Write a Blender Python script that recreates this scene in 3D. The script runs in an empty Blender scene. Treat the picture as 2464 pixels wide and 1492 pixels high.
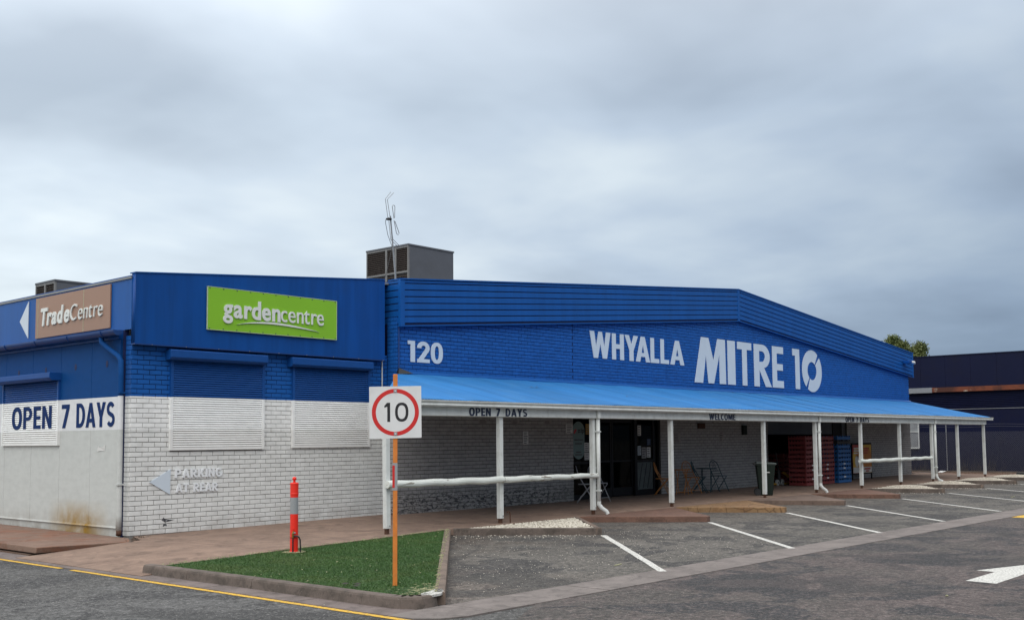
import bpy, bmesh, math, random
import numpy as np
from mathutils import Vector, Matrix
random.seed(7); rng = np.random.default_rng(7)
PI = math.pi; R = math.radians
S = bpy.context.scene; COL = S.collection

# ------------------------------------------------------------------ camera, world, sun, exposure
YAW, PIT, ROL = 0.854712554, 0.0756276928, -0.00891850373
f_ = Vector((math.sin(YAW)*math.cos(PIT), math.cos(YAW)*math.cos(PIT), math.sin(PIT)))
r_ = Vector((math.cos(YAW), -math.sin(YAW), 0)); u_ = r_.cross(f_)
r2 = r_*math.cos(ROL) + u_*math.sin(ROL); u2 = -r_*math.sin(ROL) + u_*math.cos(ROL)
cd = bpy.data.cameras.new('camera'); cam = bpy.data.objects.new('camera', cd); COL.objects.link(cam)
cam.matrix_world = Matrix(((r2.x, u2.x, -f_.x, 0), (r2.y, u2.y, -f_.y, 0), (r2.z, u2.z, -f_.z, 1.74), (0, 0, 0, 1)))
cd.sensor_width = 36; cd.lens = 36*2572.536/2464; cd.shift_y = (864.35-746)/2464
cd.clip_start = .1; cd.clip_end = 3000
S.camera = cam

SUN_EL, SUN_AZ = R(46), R(-126)         # azimuth from +Y towards +X: high cloud glow to the left of the viewer
w = bpy.data.worlds.new('World'); S.world = w; w.use_nodes = True
nt = w.node_tree; N = nt.nodes; L = nt.links; N.clear()
def nd(t, **k):
    n = N.new(t)
    for a, b in k.items(): setattr(n, a, b)
    return n
def mth(op, a, b=None, clamp=False):
    n = nd('ShaderNodeMath', operation=op); n.use_clamp = clamp
    for i, v in enumerate((a, b)):
        if v is None: continue
        if isinstance(v, (int, float)): n.inputs[i].default_value = v
        else: L.new(v, n.inputs[i])
    return n.outputs[0]
sky = nd('ShaderNodeTexSky', sky_type='NISHITA', sun_disc=False); sky.sun_elevation = SUN_EL; sky.sun_rotation = SUN_AZ
tc = nd('ShaderNodeTexCoord'); sep = nd('ShaderNodeSeparateXYZ'); L.new(tc.outputs['Generated'], sep.inputs[0])
zc = mth('MAXIMUM', sep.outputs[2], 0.0)
den = mth('ADD', zc, .16)
cmb = nd('ShaderNodeCombineXYZ'); L.new(mth('DIVIDE', sep.outputs[0], den), cmb.inputs[0]); L.new(mth('DIVIDE', sep.outputs[1], den), cmb.inputs[1])
def noise(scale, detail, rough, dist, off=0):
    mp = nd('ShaderNodeMapping'); mp.inputs['Location'].default_value = (off, off*.7, 0); L.new(cmb.outputs[0], mp.inputs[0])
    n = nd('ShaderNodeTexNoise'); L.new(mp.outputs[0], n.inputs['Vector'])
    n.inputs['Scale'].default_value = scale; n.inputs['Detail'].default_value = detail
    n.inputs['Roughness'].default_value = rough; n.inputs['Distortion'].default_value = dist
    return n.outputs['Fac']
n1 = noise(.60, 3, .45, .12, 3.1); n2 = noise(1.5, 4, .5, .15, 8.4)
cl = mth('ADD', mth('MULTIPLY', n1, .58), mth('MULTIPLY', n2, .42))
rmp = nd('ShaderNodeValToRGB'); L.new(cl, rmp.inputs[0])
e = rmp.color_ramp.elements
e[0].position = .385; e[0].color = (.285, .34, .41, 1); e[1].position = .615; e[1].color = (.52, .58, .62, 1)
m_ = e.new(.50); m_.color = (.385, .452, .53, 1)
# broad brightening towards the sun's side of the sky (left of the view), darker blue bank on the other
side = mth('ADD', mth('MULTIPLY', sep.outputs[0], -.656), mth('MULTIPLY', sep.outputs[1], .754))
low = mth('POWER', mth('SUBTRACT', 1.0, zc), 5.0)
sd = mth('MULTIPLY', mth('MINIMUM', mth('MAXIMUM', side, -.6), .6), 1.0)
g = mth('ADD', 1.0, mth('MULTIPLY', sd, mth('ADD', .18, mth('MULTIPLY', low, 1.15))))
cie = mth('ADD', mth('ADD', .98, mth('MULTIPLY', zc, .05)), mth('MULTIPLY', mth('MAXIMUM', mth('SUBTRACT', zc, .30), 0.0), 2.35))       # overcast sky: brighter overhead
val = mth('MULTIPLY', g, cie)
vm = nd('ShaderNodeMix', data_type='RGBA', blend_type='MULTIPLY'); vm.inputs[0].default_value = 1
L.new(rmp.outputs[0], vm.inputs[6]); L.new(val, vm.inputs[7])
warm = nd('ShaderNodeMix', data_type='RGBA', blend_type='MULTIPLY')
L.new(mth('MULTIPLY', low, mth('MULTIPLY', mth('ADD', side, .1), 2.6), clamp=True), warm.inputs[0]); L.new(vm.outputs[2], warm.inputs[6]); warm.inputs[7].default_value = (1.20, 1.11, .96, 1)
# overhead the cloud is thicker and colourless; low on the far side it is slate blue
hs = nd('ShaderNodeHueSaturation'); hs.inputs['Saturation'].default_value = .12; L.new(warm.outputs[2], hs.inputs['Color'])
neu = nd('ShaderNodeMix', data_type='RGBA'); L.new(mth('MULTIPLY', mth('SUBTRACT', zc, .30), 3.0, clamp=True), neu.inputs[0]); L.new(warm.outputs[2], neu.inputs[6]); L.new(hs.outputs[0], neu.inputs[7])
sl_ = nd('ShaderNodeMix', data_type='RGBA', blend_type='MULTIPLY'); L.new(mth('MULTIPLY', low, mth('MULTIPLY', mth('MAXIMUM', mth('SUBTRACT', .02, side), 0.0), 2.6), clamp=True), sl_.inputs[0])
L.new(neu.outputs[2], sl_.inputs[6]); sl_.inputs[7].default_value = (.58, .72, .92, 1)
up = nd('ShaderNodeMix', data_type='RGBA', blend_type='MULTIPLY'); up.inputs[0].default_value = 1
L.new(sl_.outputs[2], up.inputs[6]); up.inputs[7].default_value = (10, 10, 10, 1); up.clamp_result = False
mx = nd('ShaderNodeMix', data_type='RGBA'); mx.inputs[0].default_value = .95
L.new(sky.outputs[0], mx.inputs[6]); L.new(up.outputs[2], mx.inputs[7])
bg = nd('ShaderNodeBackground'); bg.inputs[1].default_value = .1; L.new(mx.outputs[2], bg.inputs[0])
wo = nd('ShaderNodeOutputWorld'); L.new(bg.outputs[0], wo.inputs[0])

sl = bpy.data.lights.new('sun', 'SUN'); sl.energy = 1.0; sl.angle = R(50); sl.color = (1, .96, .9)
so = bpy.data.objects.new('sun', sl); COL.objects.link(so)
sdir = Vector((math.sin(SUN_AZ)*math.cos(SUN_EL), math.cos(SUN_AZ)*math.cos(SUN_EL), math.sin(SUN_EL)))
so.rotation_euler = sdir.to_track_quat('Z', 'Y').to_euler(); so.location = (0, 0, 60)
S.view_settings.view_transform = 'Standard'; S.view_settings.look = 'None'
S.view_settings.exposure = 0.6; S.view_settings.gamma = 1; S.view_settings.use_curve_mapping = False
S.cycles.use_denoising = True; S.cycles.max_bounces = 6

# ------------------------------------------------------------------ helpers
class MB:
    def __init__(s): s.v = []; s.f = []; s.m = []
    def add(s, vs, fs, mi=0):
        o = len(s.v); s.v += [tuple(p) for p in vs]
        s.f += [tuple(i+o for i in q) for q in fs]; s.m += [mi]*len(fs); return s
    def box(s, x0, x1, y0, y1, z0, z1, mi=0):
        return s.add([(x0,y0,z0),(x1,y0,z0),(x1,y1,z0),(x0,y1,z0),(x0,y0,z1),(x1,y0,z1),(x1,y1,z1),(x0,y1,z1)],
              [(0,3,2,1),(4,5,6,7),(0,1,5,4),(1,2,6,5),(2,3,7,6),(3,0,4,7)], mi)
    def prism(s, poly, d, mi=0):        # poly: list of 3-D points (ccw seen from +d), d: extrusion vector
        n = len(poly); d = Vector(d); a = [Vector(p) for p in poly]; b = [p+d for p in a]
        return s.add(a+b, [tuple(range(n))[::-1], tuple(range(n, 2*n))]+[(i, (i+1)%n, n+(i+1)%n, n+i) for i in range(n)], mi)
    def tube(s, pts, r, n=8, mi=0, cap=True):
        pts = [Vector(p) for p in pts]; rs = r if isinstance(r, (list, tuple)) else [r]*len(pts)
        ref = Vector((0,0,1)); vs = []
        for i, p in enumerate(pts):
            t = (pts[min(i+1, len(pts)-1)]-pts[max(i-1, 0)]).normalized()
            if abs(t.dot(ref)) > .97: ref = Vector((1,0,0)) if abs(t.x) < .9 else Vector((0,1,0))
            a = t.cross(ref).normalized(); b = t.cross(a); ref = a.cross(t) if abs(a.cross(t).dot(t)) < .9 else ref
            vs += [p+(a*math.cos(2*PI*k/n)+b*math.sin(2*PI*k/n))*rs[i] for k in range(n)]
        fs = [(i*n+k, i*n+(k+1)%n, (i+1)*n+(k+1)%n, (i+1)*n+k) for i in range(len(pts)-1) for k in range(n)]
        if cap: fs += [tuple(range(n))[::-1], tuple(range((len(pts)-1)*n, len(pts)*n))]
        return s.add(vs, fs, mi)
    def lathe(s, prof, c=(0,0,0), n=16, mi=0):     # prof: (radius, z)
        vs = [(c[0]+r*math.cos(2*PI*k/n), c[1]+r*math.sin(2*PI*k/n), c[2]+z) for r, z in prof for k in range(n)]
        fs = [(i*n+k, i*n+(k+1)%n, (i+1)*n+(k+1)%n, (i+1)*n+k) for i in range(len(prof)-1) for k in range(n)]
        fs += [tuple(range(n))[::-1], tuple(range((len(prof)-1)*n, len(prof)*n))]
        return s.add(vs, fs, mi)
WL = {}
def wloc(o): return WL.get(o.name, Vector((0,0,0)))
def mesh_of(mb, name, mats, piv=None, smooth=False):
    me = bpy.data.meshes.new(name)
    v = np.array(mb.v, float) - (np.array(piv) if piv is not None else 0)
    me.from_pydata([tuple(p) for p in v], [], mb.f)
    for m in (mats if isinstance(mats, (list, tuple)) else [mats]): me.materials.append(m)
    if isinstance(mats, (list, tuple)) and len(mats) > 1: me.polygons.foreach_set('material_index', mb.m)
    if smooth: me.polygons.foreach_set('use_smooth', [True]*len(me.polygons))
    me.update(); return me
def link(o, parent, wl):
    COL.objects.link(o); o.location = Vector(wl) - (wloc(parent) if parent else Vector((0,0,0)))
    if parent: o.parent = parent
    WL[o.name] = Vector(wl); return o
def obj(name, mb, mats, parent=None, smooth=False, bevel=0, kind=None, label=None):
    a = np.array(mb.v, float); piv = ((a[:,0].min()+a[:,0].max())/2, (a[:,1].min()+a[:,1].max())/2, a[:,2].min())
    o = bpy.data.objects.new(name, mesh_of(mb, name, mats, piv, smooth))
    if bevel:
        b = o.modifiers.new('bevel', 'BEVEL'); b.width = bevel; b.segments = 2; b.limit_method = 'ANGLE'; b.angle_limit = R(40)
    if kind: o['kind'] = kind
    if label: o['label'] = label
    return link(o, parent, piv)
def tag(o, label, cat, group=None):
    o['label'] = label; o['category'] = cat
    if group: o['group'] = group
    return o
def thing(name, label, cat, loc, group=None):
    return tag(link(bpy.data.objects.new(name, None), None, loc), label, cat, group)
def struct(name, mb, m, parent=None, **k): return obj(name, mb, m, parent, kind=None if parent else 'structure', **k)
def dup(root, loc, rz=0, label=None, group=None):
    r = root.copy(); COL.objects.link(r); r.location = loc; r.rotation_euler = (0, 0, rz)
    if label: r['label'] = label
    if group: r['group'] = group
    for ch in list(root.children):
        c = ch.copy(); COL.objects.link(c); c.parent = r
        for q in list(ch.children):
            d = q.copy(); COL.objects.link(d); d.parent = c
    return r

# ------------------------------------------------------------------ materials
def newmat(name):
    m = bpy.data.materials.new(name); m.use_nodes = True
    t = m.node_tree; return m, t, t.nodes['Principled BSDF']
class MN:
    def __init__(s, t): s.t = t; s.p = t.nodes.new('ShaderNodeNewGeometry').outputs['Position']
    def n(s, ty, **k):
        n = s.t.nodes.new(ty)
        for a, b in k.items(): setattr(n, a, b)
        return n
    def l(s, a, b): s.t.links.new(a, b)
    def noise(s, scale, detail=4, rough=.55, dist=0, stretch=(1,1,1), loc=(0,0,0)):
        mp = s.n('ShaderNodeMapping'); s.l(s.p, mp.inputs[0]); mp.inputs['Scale'].default_value = stretch; mp.inputs['Location'].default_value = loc
        n = s.n('ShaderNodeTexNoise'); s.l(mp.outputs[0], n.inputs['Vector'])
        for k, v in (('Scale', scale), ('Detail', detail), ('Roughness', rough), ('Distortion', dist)): n.inputs[k].default_value = v
        return n.outputs['Fac']
    def voro(s, scale, stretch=(1,1,1)):
        mp = s.n('ShaderNodeMapping'); s.l(s.p, mp.inputs[0]); mp.inputs['Scale'].default_value = stretch
        n = s.n('ShaderNodeTexVoronoi'); s.l(mp.outputs[0], n.inputs['Vector']); n.inputs['Scale'].default_value = scale; return n
    def ramp(s, x, pts, interp='LINEAR'):
        r = s.n('ShaderNodeValToRGB'); s.l(x, r.inputs[0]); cr = r.color_ramp; cr.interpolation = interp
        while len(cr.elements) < len(pts): cr.elements.new(.5)
        for e, (p, c) in zip(cr.elements, pts):
            e.position = p; e.color = (c, c, c, 1) if isinstance(c, (int, float)) else (*c, 1)
        return r.outputs[0]
    def mix(s, f, a, b, bt='MIX'):
        m = s.n('ShaderNodeMix', data_type='RGBA', blend_type=bt)
        for i, v in ((0, f), (6, a), (7, b)):
            if isinstance(v, (int, float)): m.inputs[i].default_value = v if i == 0 else (v, v, v, 1)
            elif isinstance(v, tuple): m.inputs[i].default_value = (*v, 1)
            else: s.l(v, m.inputs[i])
        return m.outputs[2]
    def math(s, op, a, b=0, clamp=False):
        m = s.n('ShaderNodeMath', operation=op); m.use_clamp = clamp
        for i, v in ((0, a), (1, b)):
            if isinstance(v, (int, float)): m.inputs[i].default_value = v
            else: s.l(v, m.inputs[i])
        return m.outputs[0]
    def xyz(s):
        n = s.n('ShaderNodeSeparateXYZ'); s.l(s.p, n.inputs[0]); return n.outputs
    def band(s, x, a, b, soft):    # 1 inside a..b
        return s.math('MULTIPLY', s.math('DIVIDE', s.math('SUBTRACT', x, a), soft, True), s.math('DIVIDE', s.math('SUBTRACT', b, x), soft, True))
    def bump(s, bs, h, dist, st=1):
        b = s.n('ShaderNodeBump'); b.inputs['Strength'].default_value = st; b.inputs['Distance'].default_value = dist
        s.l(h, b.inputs['Height']); s.l(b.outputs[0], bs.inputs['Normal'])
def M(name, col, rough=.6, metal=0, var=.12, scale=4, bump=0, bscale=60, dirt=None, dirt_amt=.35, dscale=2, spec=None, streak=0):
    m, t, b = newmat(name); k = MN(t)
    c = k.mix(k.ramp(k.noise(scale), [(.3, 1-var), (.7, 1+var)]), 0.0, col) if 0 else k.mix(1.0, col, k.ramp(k.noise(scale), [(.3, 1-var), (.7, min(1, 1+var))]), 'MULTIPLY')
    if dirt: c = k.mix(k.math('MULTIPLY', k.ramp(k.noise(dscale, 7, .65), [(.48, 0.0), (.72, 1.0)]), dirt_amt), c, dirt)
    if streak < 0: c = k.mix(1.0, c, k.ramp(k.noise(2.2, 6, .7, 0, (1, .06, .06)), [(.40, 1+streak), (.60, 1.0)]), 'MULTIPLY')
    elif streak:
        c = k.mix(1.0, c, k.ramp(k.noise(5, 5, .6, 0, (1, 1, .06)), [(.40, 1-streak), (.60, 1.0)]), 'MULTIPLY')
    k.l(c, b.inputs['Base Color']); b.inputs['Roughness'].default_value = rough; b.inputs['Metallic'].default_value = metal
    if spec is not None: b.inputs['Specular IOR Level'].default_value = spec
    if bump: k.bump(b, k.noise(bscale, 3), bump)
    return m
M_fascia = M('blue_sheet', (.0035, .066, .285), .42, var=.08, scale=.8, dirt=(.01, .055, .2), dirt_amt=.3, dscale=1.5, spec=.2, streak=.16)
M_clad = M('blue_plank', (.006, .088, .33), .45, var=.08, scale=1.2, dirt=(.012, .07, .24), dirt_amt=.3, spec=.2, streak=.10)
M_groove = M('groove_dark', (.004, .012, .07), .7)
M_bluegut = M('blue_gutter', (.005, .045, .19), .4, var=.15, dirt=(.03, .03, .05), dirt_amt=.4, dscale=5)
M_roofblue = M('verandah_blue', (.030, .175, .44), .6, var=.12, scale=.9, dirt=(.06, .20, .40), dirt_amt=.5, dscale=1.1, spec=.12, streak=-.2)
M_white = M('white_paint', (.66, .68, .66), .5, var=.07, scale=6, dirt=(.30, .29, .26), dirt_amt=.35, dscale=5, streak=.05, spec=.3)
M_letter = M('letter_pale', (.56, .63, .70), .45, var=.04, spec=.3)
M_letter2 = M('letter_white', (.74, .76, .78), .5, var=.04, spec=.3)
M_navytxt = M('letter_navy', (.012, .02, .055), .5, var=.05)
M_bluetxt = M('letter_blue', (.008, .03, .12), .6, var=.12, scale=9, spec=.08)
M_brown = M('sign_brown', (.30, .17, .115), .45, var=.04)
M_green = M('sign_green', (.22, .48, .016), .42, var=.05, scale=1.5)
M_trim = M('sign_trim', (.45, .55, .36), .5)
M_signlet = M('sign_letter', (.68, .70, .67), .45, var=.04)
M_ac = M('cooler_grey', (.085, .09, .105), .55, var=.12, scale=3, dirt=(.05, .05, .055))
M_acframe = M('cooler_frame', (.17, .168, .165), .6, var=.15, scale=5)
M_pad = M('cooler_pad', (.028, .018, .014), .9, var=.4, scale=14)
M_slat = M('cooler_slat', (.042, .031, .026), .8, var=.3, scale=10)
M_alu = M('galvanised', (.32, .33, .34), .45, metal=.5, var=.15, scale=12)
M_black = M('black_plastic', (.012, .012, .014), .5)
M_rust = M('rust_brown', (.085, .035, .018), .85, var=.4, scale=25)
M_steel = M('dark_roof', (.20, .21, .22), .5, var=.1)
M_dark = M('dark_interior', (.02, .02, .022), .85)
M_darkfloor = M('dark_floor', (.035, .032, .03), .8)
M_frame = M('dark_frame', (.007, .007, .009), .5, spec=.2)
M_paper = M('paper', (.62, .62, .60), .8, var=.05)
M_print = M('print_grey', (.10, .10, .11), .8)
M_navy = M('navy_sheet', (.0030, .0054, .030), .55, var=.15, scale=1, dirt=(.006, .006, .016), dirt_amt=.5, spec=.2)
M_orange = M('orange_post', (.62, .19, .025), .55, var=.15, scale=14, dirt=(.36, .14, .04), dirt_amt=.5, dscale=20)
M_red = M('bollard_red', (.78, .022, .008), .42, var=.06)
M_refl = M('reflective_grey', (.28, .29, .30), .35, var=.05)
M_signwhite = M('sign_white', (.66, .66, .65), .4, var=.05, scale=8, dirt=(.45, .45, .43), dirt_amt=.3, dscale=6)
M_signred = M('sign_red', (.55, .015, .012), .4, var=.06)
M_signblack = M('sign_black', (.01, .01, .012), .45)
M_brass = M('brass', (.36, .22, .06), .35, metal=.8)
M_bin = M('bin_green', (.010, .018, .013), .6, var=.1, spec=.25)
M_cred = M('crate_red', (.20, .030, .030), .55, var=.2, scale=3)
M_cblue = M('crate_blue', (.014, .11, .32), .5, var=.15, scale=3)
M_cblack = M('crate_black', (.014, .016, .02), .6)
M_gchair = M('chair_grey', (.30, .30, .32), .5)
M_ochair = M('chair_orange', (.42, .17, .045), .5, var=.2)
M_tchair = M('chair_teal', (.012, .05, .065), .5)
M_yellow = M('jack_yellow', (.45, .24, .03), .5, var=.15)
M_wheel = M('wheel_white', (.42, .42, .40), .6)
M_bark = M('bark', (.10, .07, .05), .9, var=.3)
M_wire = M('wire', (.085, .085, .10), .6)
M_dirt = M('dirt', (.12, .07, .045), .95, var=.3, scale=3, bump=.02, bscale=25, dirt=(.09, .055, .04))
M_pebble = M('white_pebble', (.63, .58, .49), .8, var=.3, scale=30)
M_pebbed = M('pebble_bed', (.42, .37, .30), .9, var=.3, scale=20)

def concrete(name, col, stain, rough=.9, amt=.55, sc=1.3, stamp=0):
    m, t, b = newmat(name); k = MN(t)
    c = k.mix(1.0, col, k.ramp(k.noise(2.2, 6, .6), [(.3, .78), (.7, 1.0)]), 'MULTIPLY')
    c = k.mix(k.math('MULTIPLY', k.ramp(k.noise(sc, 7, .62, .6), [(.47, 0.0), (.58, 1.0)]), amt), c, stain)
    c = k.mix(k.ramp(k.noise(sc*2.6, 7, .7, .5, (1, 1, 1), (3, 1, 6)), [(.53, 0.0), (.62, .5)]), c, tuple(q*.55 for q in stain))
    c = k.mix(k.ramp(k.noise(sc*2.1, 7, .7, .5, (1, 1, 1), (8, 2, 6)), [(.54, 0.0), (.64, .4)]), c, tuple(q*1.35 for q in col))
    c = k.mix(k.ramp(k.noise(45, 3, .7), [(.6, 0.0), (.8, .35)]), c, (.42, .36, .31))
    c = k.mix(k.ramp(k.noise(19, 5, .7), [(.62, 0.0), (.68, .5)]), c, (.07, .05, .04))
    if stamp:
        v = k.voro(stamp); v.feature = 'DISTANCE_TO_EDGE'
        c = k.mix(k.ramp(v.outputs['Distance'], [(.015, .6), (.05, 0.0)]), c, tuple(q*.35 for q in stain))
    k.l(c, b.inputs['Base Color']); b.inputs['Roughness'].default_value = rough
    k.bump(b, k.noise(70, 4, .7), .004); return m
M_path = concrete('path_concrete', (.245, .165, .122), (.155, .10, .074))
M_slabc = concrete('slab_concrete', (.20, .125, .09), (.21, .075, .035), amt=.6)
M_kerb = concrete('kerb_concrete', (.185, .135, .105), (.10, .075, .06), amt=.7, sc=3)
M_kerbdark = concrete('kerb_front', (.135, .105, .088), (.065, .052, .042), amt=.7, sc=3)
M_gutterc = concrete('gutter_concrete', (.175, .14, .13), (.10, .08, .072), amt=.7, sc=2)
M_dish = concrete('drain_concrete', (.19, .163, .15), (.115, .098, .09), amt=.6, sc=1.5)
M_padred = concrete('pad_red', (.16, .085, .06), (.10, .055, .04), sc=2.5)
M_padora = concrete('pad_orange', (.26, .155, .075), (.17, .085, .035), sc=2.5, stamp=3.2)
M_padbrn = concrete('pad_brown', (.16, .11, .085), (.105, .07, .055), sc=2.5)

def asphalt(name, a, bcol, patch, speck, stain=False):
    m, t, b = newmat(name); k = MN(t); x, y, z = k.xyz()
    c = k.mix(k.ramp(k.noise(.35, 5, .6, .5), [(.42, 0.0), (.58, 1.0)]), a, bcol)
    c = k.mix(k.math('MULTIPLY', k.ramp(k.noise(1.6, 6, .7, .4, loc=(9, 1, 0)), [(.49, 0.0), (.60, 1.0)]), .55), c, tuple(q*1.5 for q in a))
    c = k.mix(k.math('MULTIPLY', k.ramp(k.noise(.85, 6, .62, .8, (1, 1, 1), (4, 2, 0)), [(.51, 0.0), (.54, 1.0)]), .92), c, patch)
    if stain:
        w_ = k.math('MULTIPLY', k.math('DIVIDE', k.math('SUBTRACT', y, 10.3), 2.6, True), k.ramp(k.noise(.9, 6, .65, .6, loc=(2, 7, 0)), [(.38, 0.0), (.60, 1.0)]))
        c = k.mix(k.math('MULTIPLY', w_, .85), c, (.085, .062, .046))
        w_ = k.math('MULTIPLY', k.math('DIVIDE', k.math('SUBTRACT', 11.6, x), 3.0, True), k.ramp(k.noise(1.1, 6, .65, .6, loc=(5, 3, 0)), [(.40, 0.0), (.65, .8)]))
        c = k.mix(w_, c, (.175, .125, .10))
    c = k.mix(1.0, c, k.ramp(k.noise(7.5, 8, .78, .3), [(.37, .36), (.5, .88), (.60, 1.0)]), 'MULTIPLY')
    c = k.mix(k.ramp(k.noise(11, 7, .8, .2, loc=(1, 8, 0)), [(.51, 0.0), (.61, .6)]), c, tuple(min(1, q*2.1) for q in a))
    c = k.mix(k.math('MULTIPLY', k.ramp(k.noise(.42, 6, .6, 1.0, loc=(7, 7, 0)), [(.55, 0.0), (.59, 1.0)]), .55), c, tuple(q*.62 for q in patch))
    v = k.voro(30)
    c = k.mix(1.0, c, k.ramp(v.outputs['Color'], [(.0, .30), (.45, .90), (1.0, 1.0)]), 'MULTIPLY')
    c = k.mix(k.ramp(k.noise(38, 3, .8), [(.58, 0.0), (.68, speck)]), c, (.40, .385, .36))
    c = k.mix(k.ramp(k.noise(22, 4, .8, loc=(3, 3, 0)), [(.56, 0.0), (.64, .75)]), c, (.022, .022, .023))
    k.l(c, b.inputs['Base Color']); b.inputs['Roughness'].default_value = .92
    k.bump(b, k.noise(60, 3, .7), .010); return m
M_bay = asphalt('asphalt_bay', (.120, .108, .094), (.092, .084, .073), (.036, .034, .034), .65, True)
M_drive = asphalt('asphalt_drive', (.098, .076, .071), (.076, .067, .060), (.031, .031, .034), .45)
M_lane = asphalt('asphalt_lane', (.096, .094, .092), (.080, .077, .073), (.043, .042, .043), .7)

def roadpaint(name, col):
    m, t, b = newmat(name); k = MN(t)
    c = k.mix(k.ramp(k.noise(38, 5, .75), [(.51, 0.0), (.58, .85)]), col, (.13, .12, .11))
    c = k.mix(k.ramp(k.noise(4, 5, .6), [(.45, 0.0), (.75, .4)]), c, tuple(x*.6 for x in col))
    k.l(c, b.inputs['Base Color']); b.inputs['Roughness'].default_value = .8; k.bump(b, k.noise(95, 3, .7), .005); return m
M_wline = roadpaint('line_white', (.60, .59, .55)); M_yline = roadpaint('line_yellow', (.68, .40, .025))

def paint_by_height(name, white, fresh, blue, rough, spec=.25, wear=False, rust=False, var=.1, bumpd=.002):
    """wall paint: greyed white to 1.955 m, fresh white to 2.563 m, blue above"""
    m, t, b = newmat(name); k = MN(t); x, y, z = k.xyz()
    zz = k.math('DIVIDE', z, 10)
    c = k.ramp(zz, [(0, white), (.1955, fresh), (.2563, blue)], 'CONSTANT')
    c = k.mix(1.0, c, k.ramp(k.noise(6.5, 5, .6), [(.3, 1-var), (.65, 1.0)]), 'MULTIPLY')
    c = k.mix(1.0, c, k.ramp(k.noise(4.4, 1, .5, 0, (1, 1, 2.8), (2, 5, 1)), [(.36, 1-var*.8), (.58, 1.0)]), 'MULTIPLY')
    c = k.mix(k.ramp(k.noise(30, 6, .75, stretch=(1, 1, 2.0)), [(.70, 0.0), (.76, .55)]), c, (.16, .14, .12))
    # rain-splash dirt with a ragged upper edge
    low = k.math('MULTIPLY', k.math('SUBTRACT', .55, z), 2.2, True)
    c = k.mix(k.math('MULTIPLY', k.math('MULTIPLY', low, k.ramp(k.noise(3, 6, .65), [(.35, 0.0), (.75, 1.0)])), .55), c, (.23, .18, .14))
    if wear:   # spalled, blackened courses on the shop wall
        wm = k.math('MULTIPLY', k.math('MULTIPLY', k.math('SUBTRACT', .72, z), 4, True), k.math('MULTIPLY', k.math('SUBTRACT', 23, x), .5, True))
        c = k.mix(k.math('MULTIPLY', wm, k.ramp(k.noise(9, 7, .75, .4, (1, 1, 2.4)), [(.50, 0.0), (.55, .9)])), c, (.045, .045, .05))
        wm2 = k.math('MULTIPLY', k.math('SUBTRACT', .50, z), 5, True)
        c = k.mix(k.math('MULTIPLY', wm2, k.ramp(k.noise(7, 5, .7, .3, (1, 1, 2.5), (5, 0, 0)), [(.56, 0.0), (.62, .7)])), c, (.07, .065, .065))
    if rust:
        wm = k.math('MULTIPLY', k.band(y, 17.95, 20.3, .8), k.band(z, -.6, .74, .45))
        c = k.mix(k.math('MULTIPLY', wm, k.ramp(k.noise(1.6, 6, .6, .4), [(.24, 0.0), (.50, 1.0)])), c, (.30, .175, .03))
        c = k.mix(k.math('MULTIPLY', k.math('SUBTRACT', .5, z), k.ramp(k.noise(4, 6, .65), [(.4, 0.0), (.7, 1.2)])), c, (.2, .17, .13))
    k.l(c, b.inputs['Base Color']); b.inputs['Roughness'].default_value = rough; b.inputs['Specular IOR Level'].default_value = spec
    k.bump(b, k.noise(42, 4, .7), bumpd); return m
M_brick = paint_by_height('painted_brick', (.73, .735, .715), (.84, .845, .83), (.006, .095, .37), .55, bumpd=.003)
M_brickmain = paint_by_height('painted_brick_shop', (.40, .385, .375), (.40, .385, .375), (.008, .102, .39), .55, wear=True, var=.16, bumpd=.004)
M_mortar = paint_by_height('mortar_shaded', (.25, .245, .235), (.38, .38, .37), (.002, .010, .055), .8)  # shade of the raked joints put into the colour, darker than the brick paint
M_mortarmain = paint_by_height('mortar_shop_shaded', (.07, .066, .064), (.07, .066, .064), (.002, .010, .06), .8)  # joint shade painted in here too, on the shop wall
M_sheetwall = paint_by_height('sheet_wall_paint', (.52, .535, .515), (.68, .69, .70), (.005, .055, .20), .6, .08, rust=True, var=.06, bumpd=.001)
M_shut = paint_by_height('shutter_paint', (.76, .76, .74), (.86, .87, .86), (.005, .062, .25), .5, var=.06, bumpd=.0005)
def peel():
    m, t, b = newmat('peeling_white'); k = MN(t)
    c = k.mix(k.ramp(k.noise(2.5, 6, .7, .3, (1, 5, 5)), [(.585, 0.0), (.62, 1.0)]), (.66, .68, .64), (.20, .17, .14))
    c = k.mix(k.ramp(k.noise(2, 4), [(.4, 0.0), (.8, .4)]), c, (.42, .46, .40))
    k.l(c, b.inputs['Base Color']); b.inputs['Roughness'].default_value = .65; k.bump(b, k.noise(10, 6, .7, 0, (1, 4, 4)), .008); return m
M_log = peel()
def rustbeam():
    m, t, b = newmat('rusty_gutter'); k = MN(t)
    c = k.mix(k.ramp(k.noise(1.1, 6, .6, .4), [(.45, 0.0), (.6, 1.0)]), (.16, .042, .018), (.065, .020, .012))
    c = k.mix(k.ramp(k.noise(.9, 5, .6, loc=(4, 4, 4)), [(.58, 0.0), (.64, 1.0)]), c, (.42, .34, .27))
    k.l(c, b.inputs['Base Color']); b.inputs['Roughness'].default_value = .85; return m
M_rustbeam = rustbeam()
def glass(name, tint=(.02, .025, .028)):
    m, t, b = newmat(name); b.inputs['Base Color'].default_value = (*tint, 1); b.inputs['Roughness'].default_value = .04
    b.inputs['Transmission Weight'].default_value = .95; b.inputs['IOR'].default_value = 1.12; return m
M_glass = glass('shop_glass')
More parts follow.
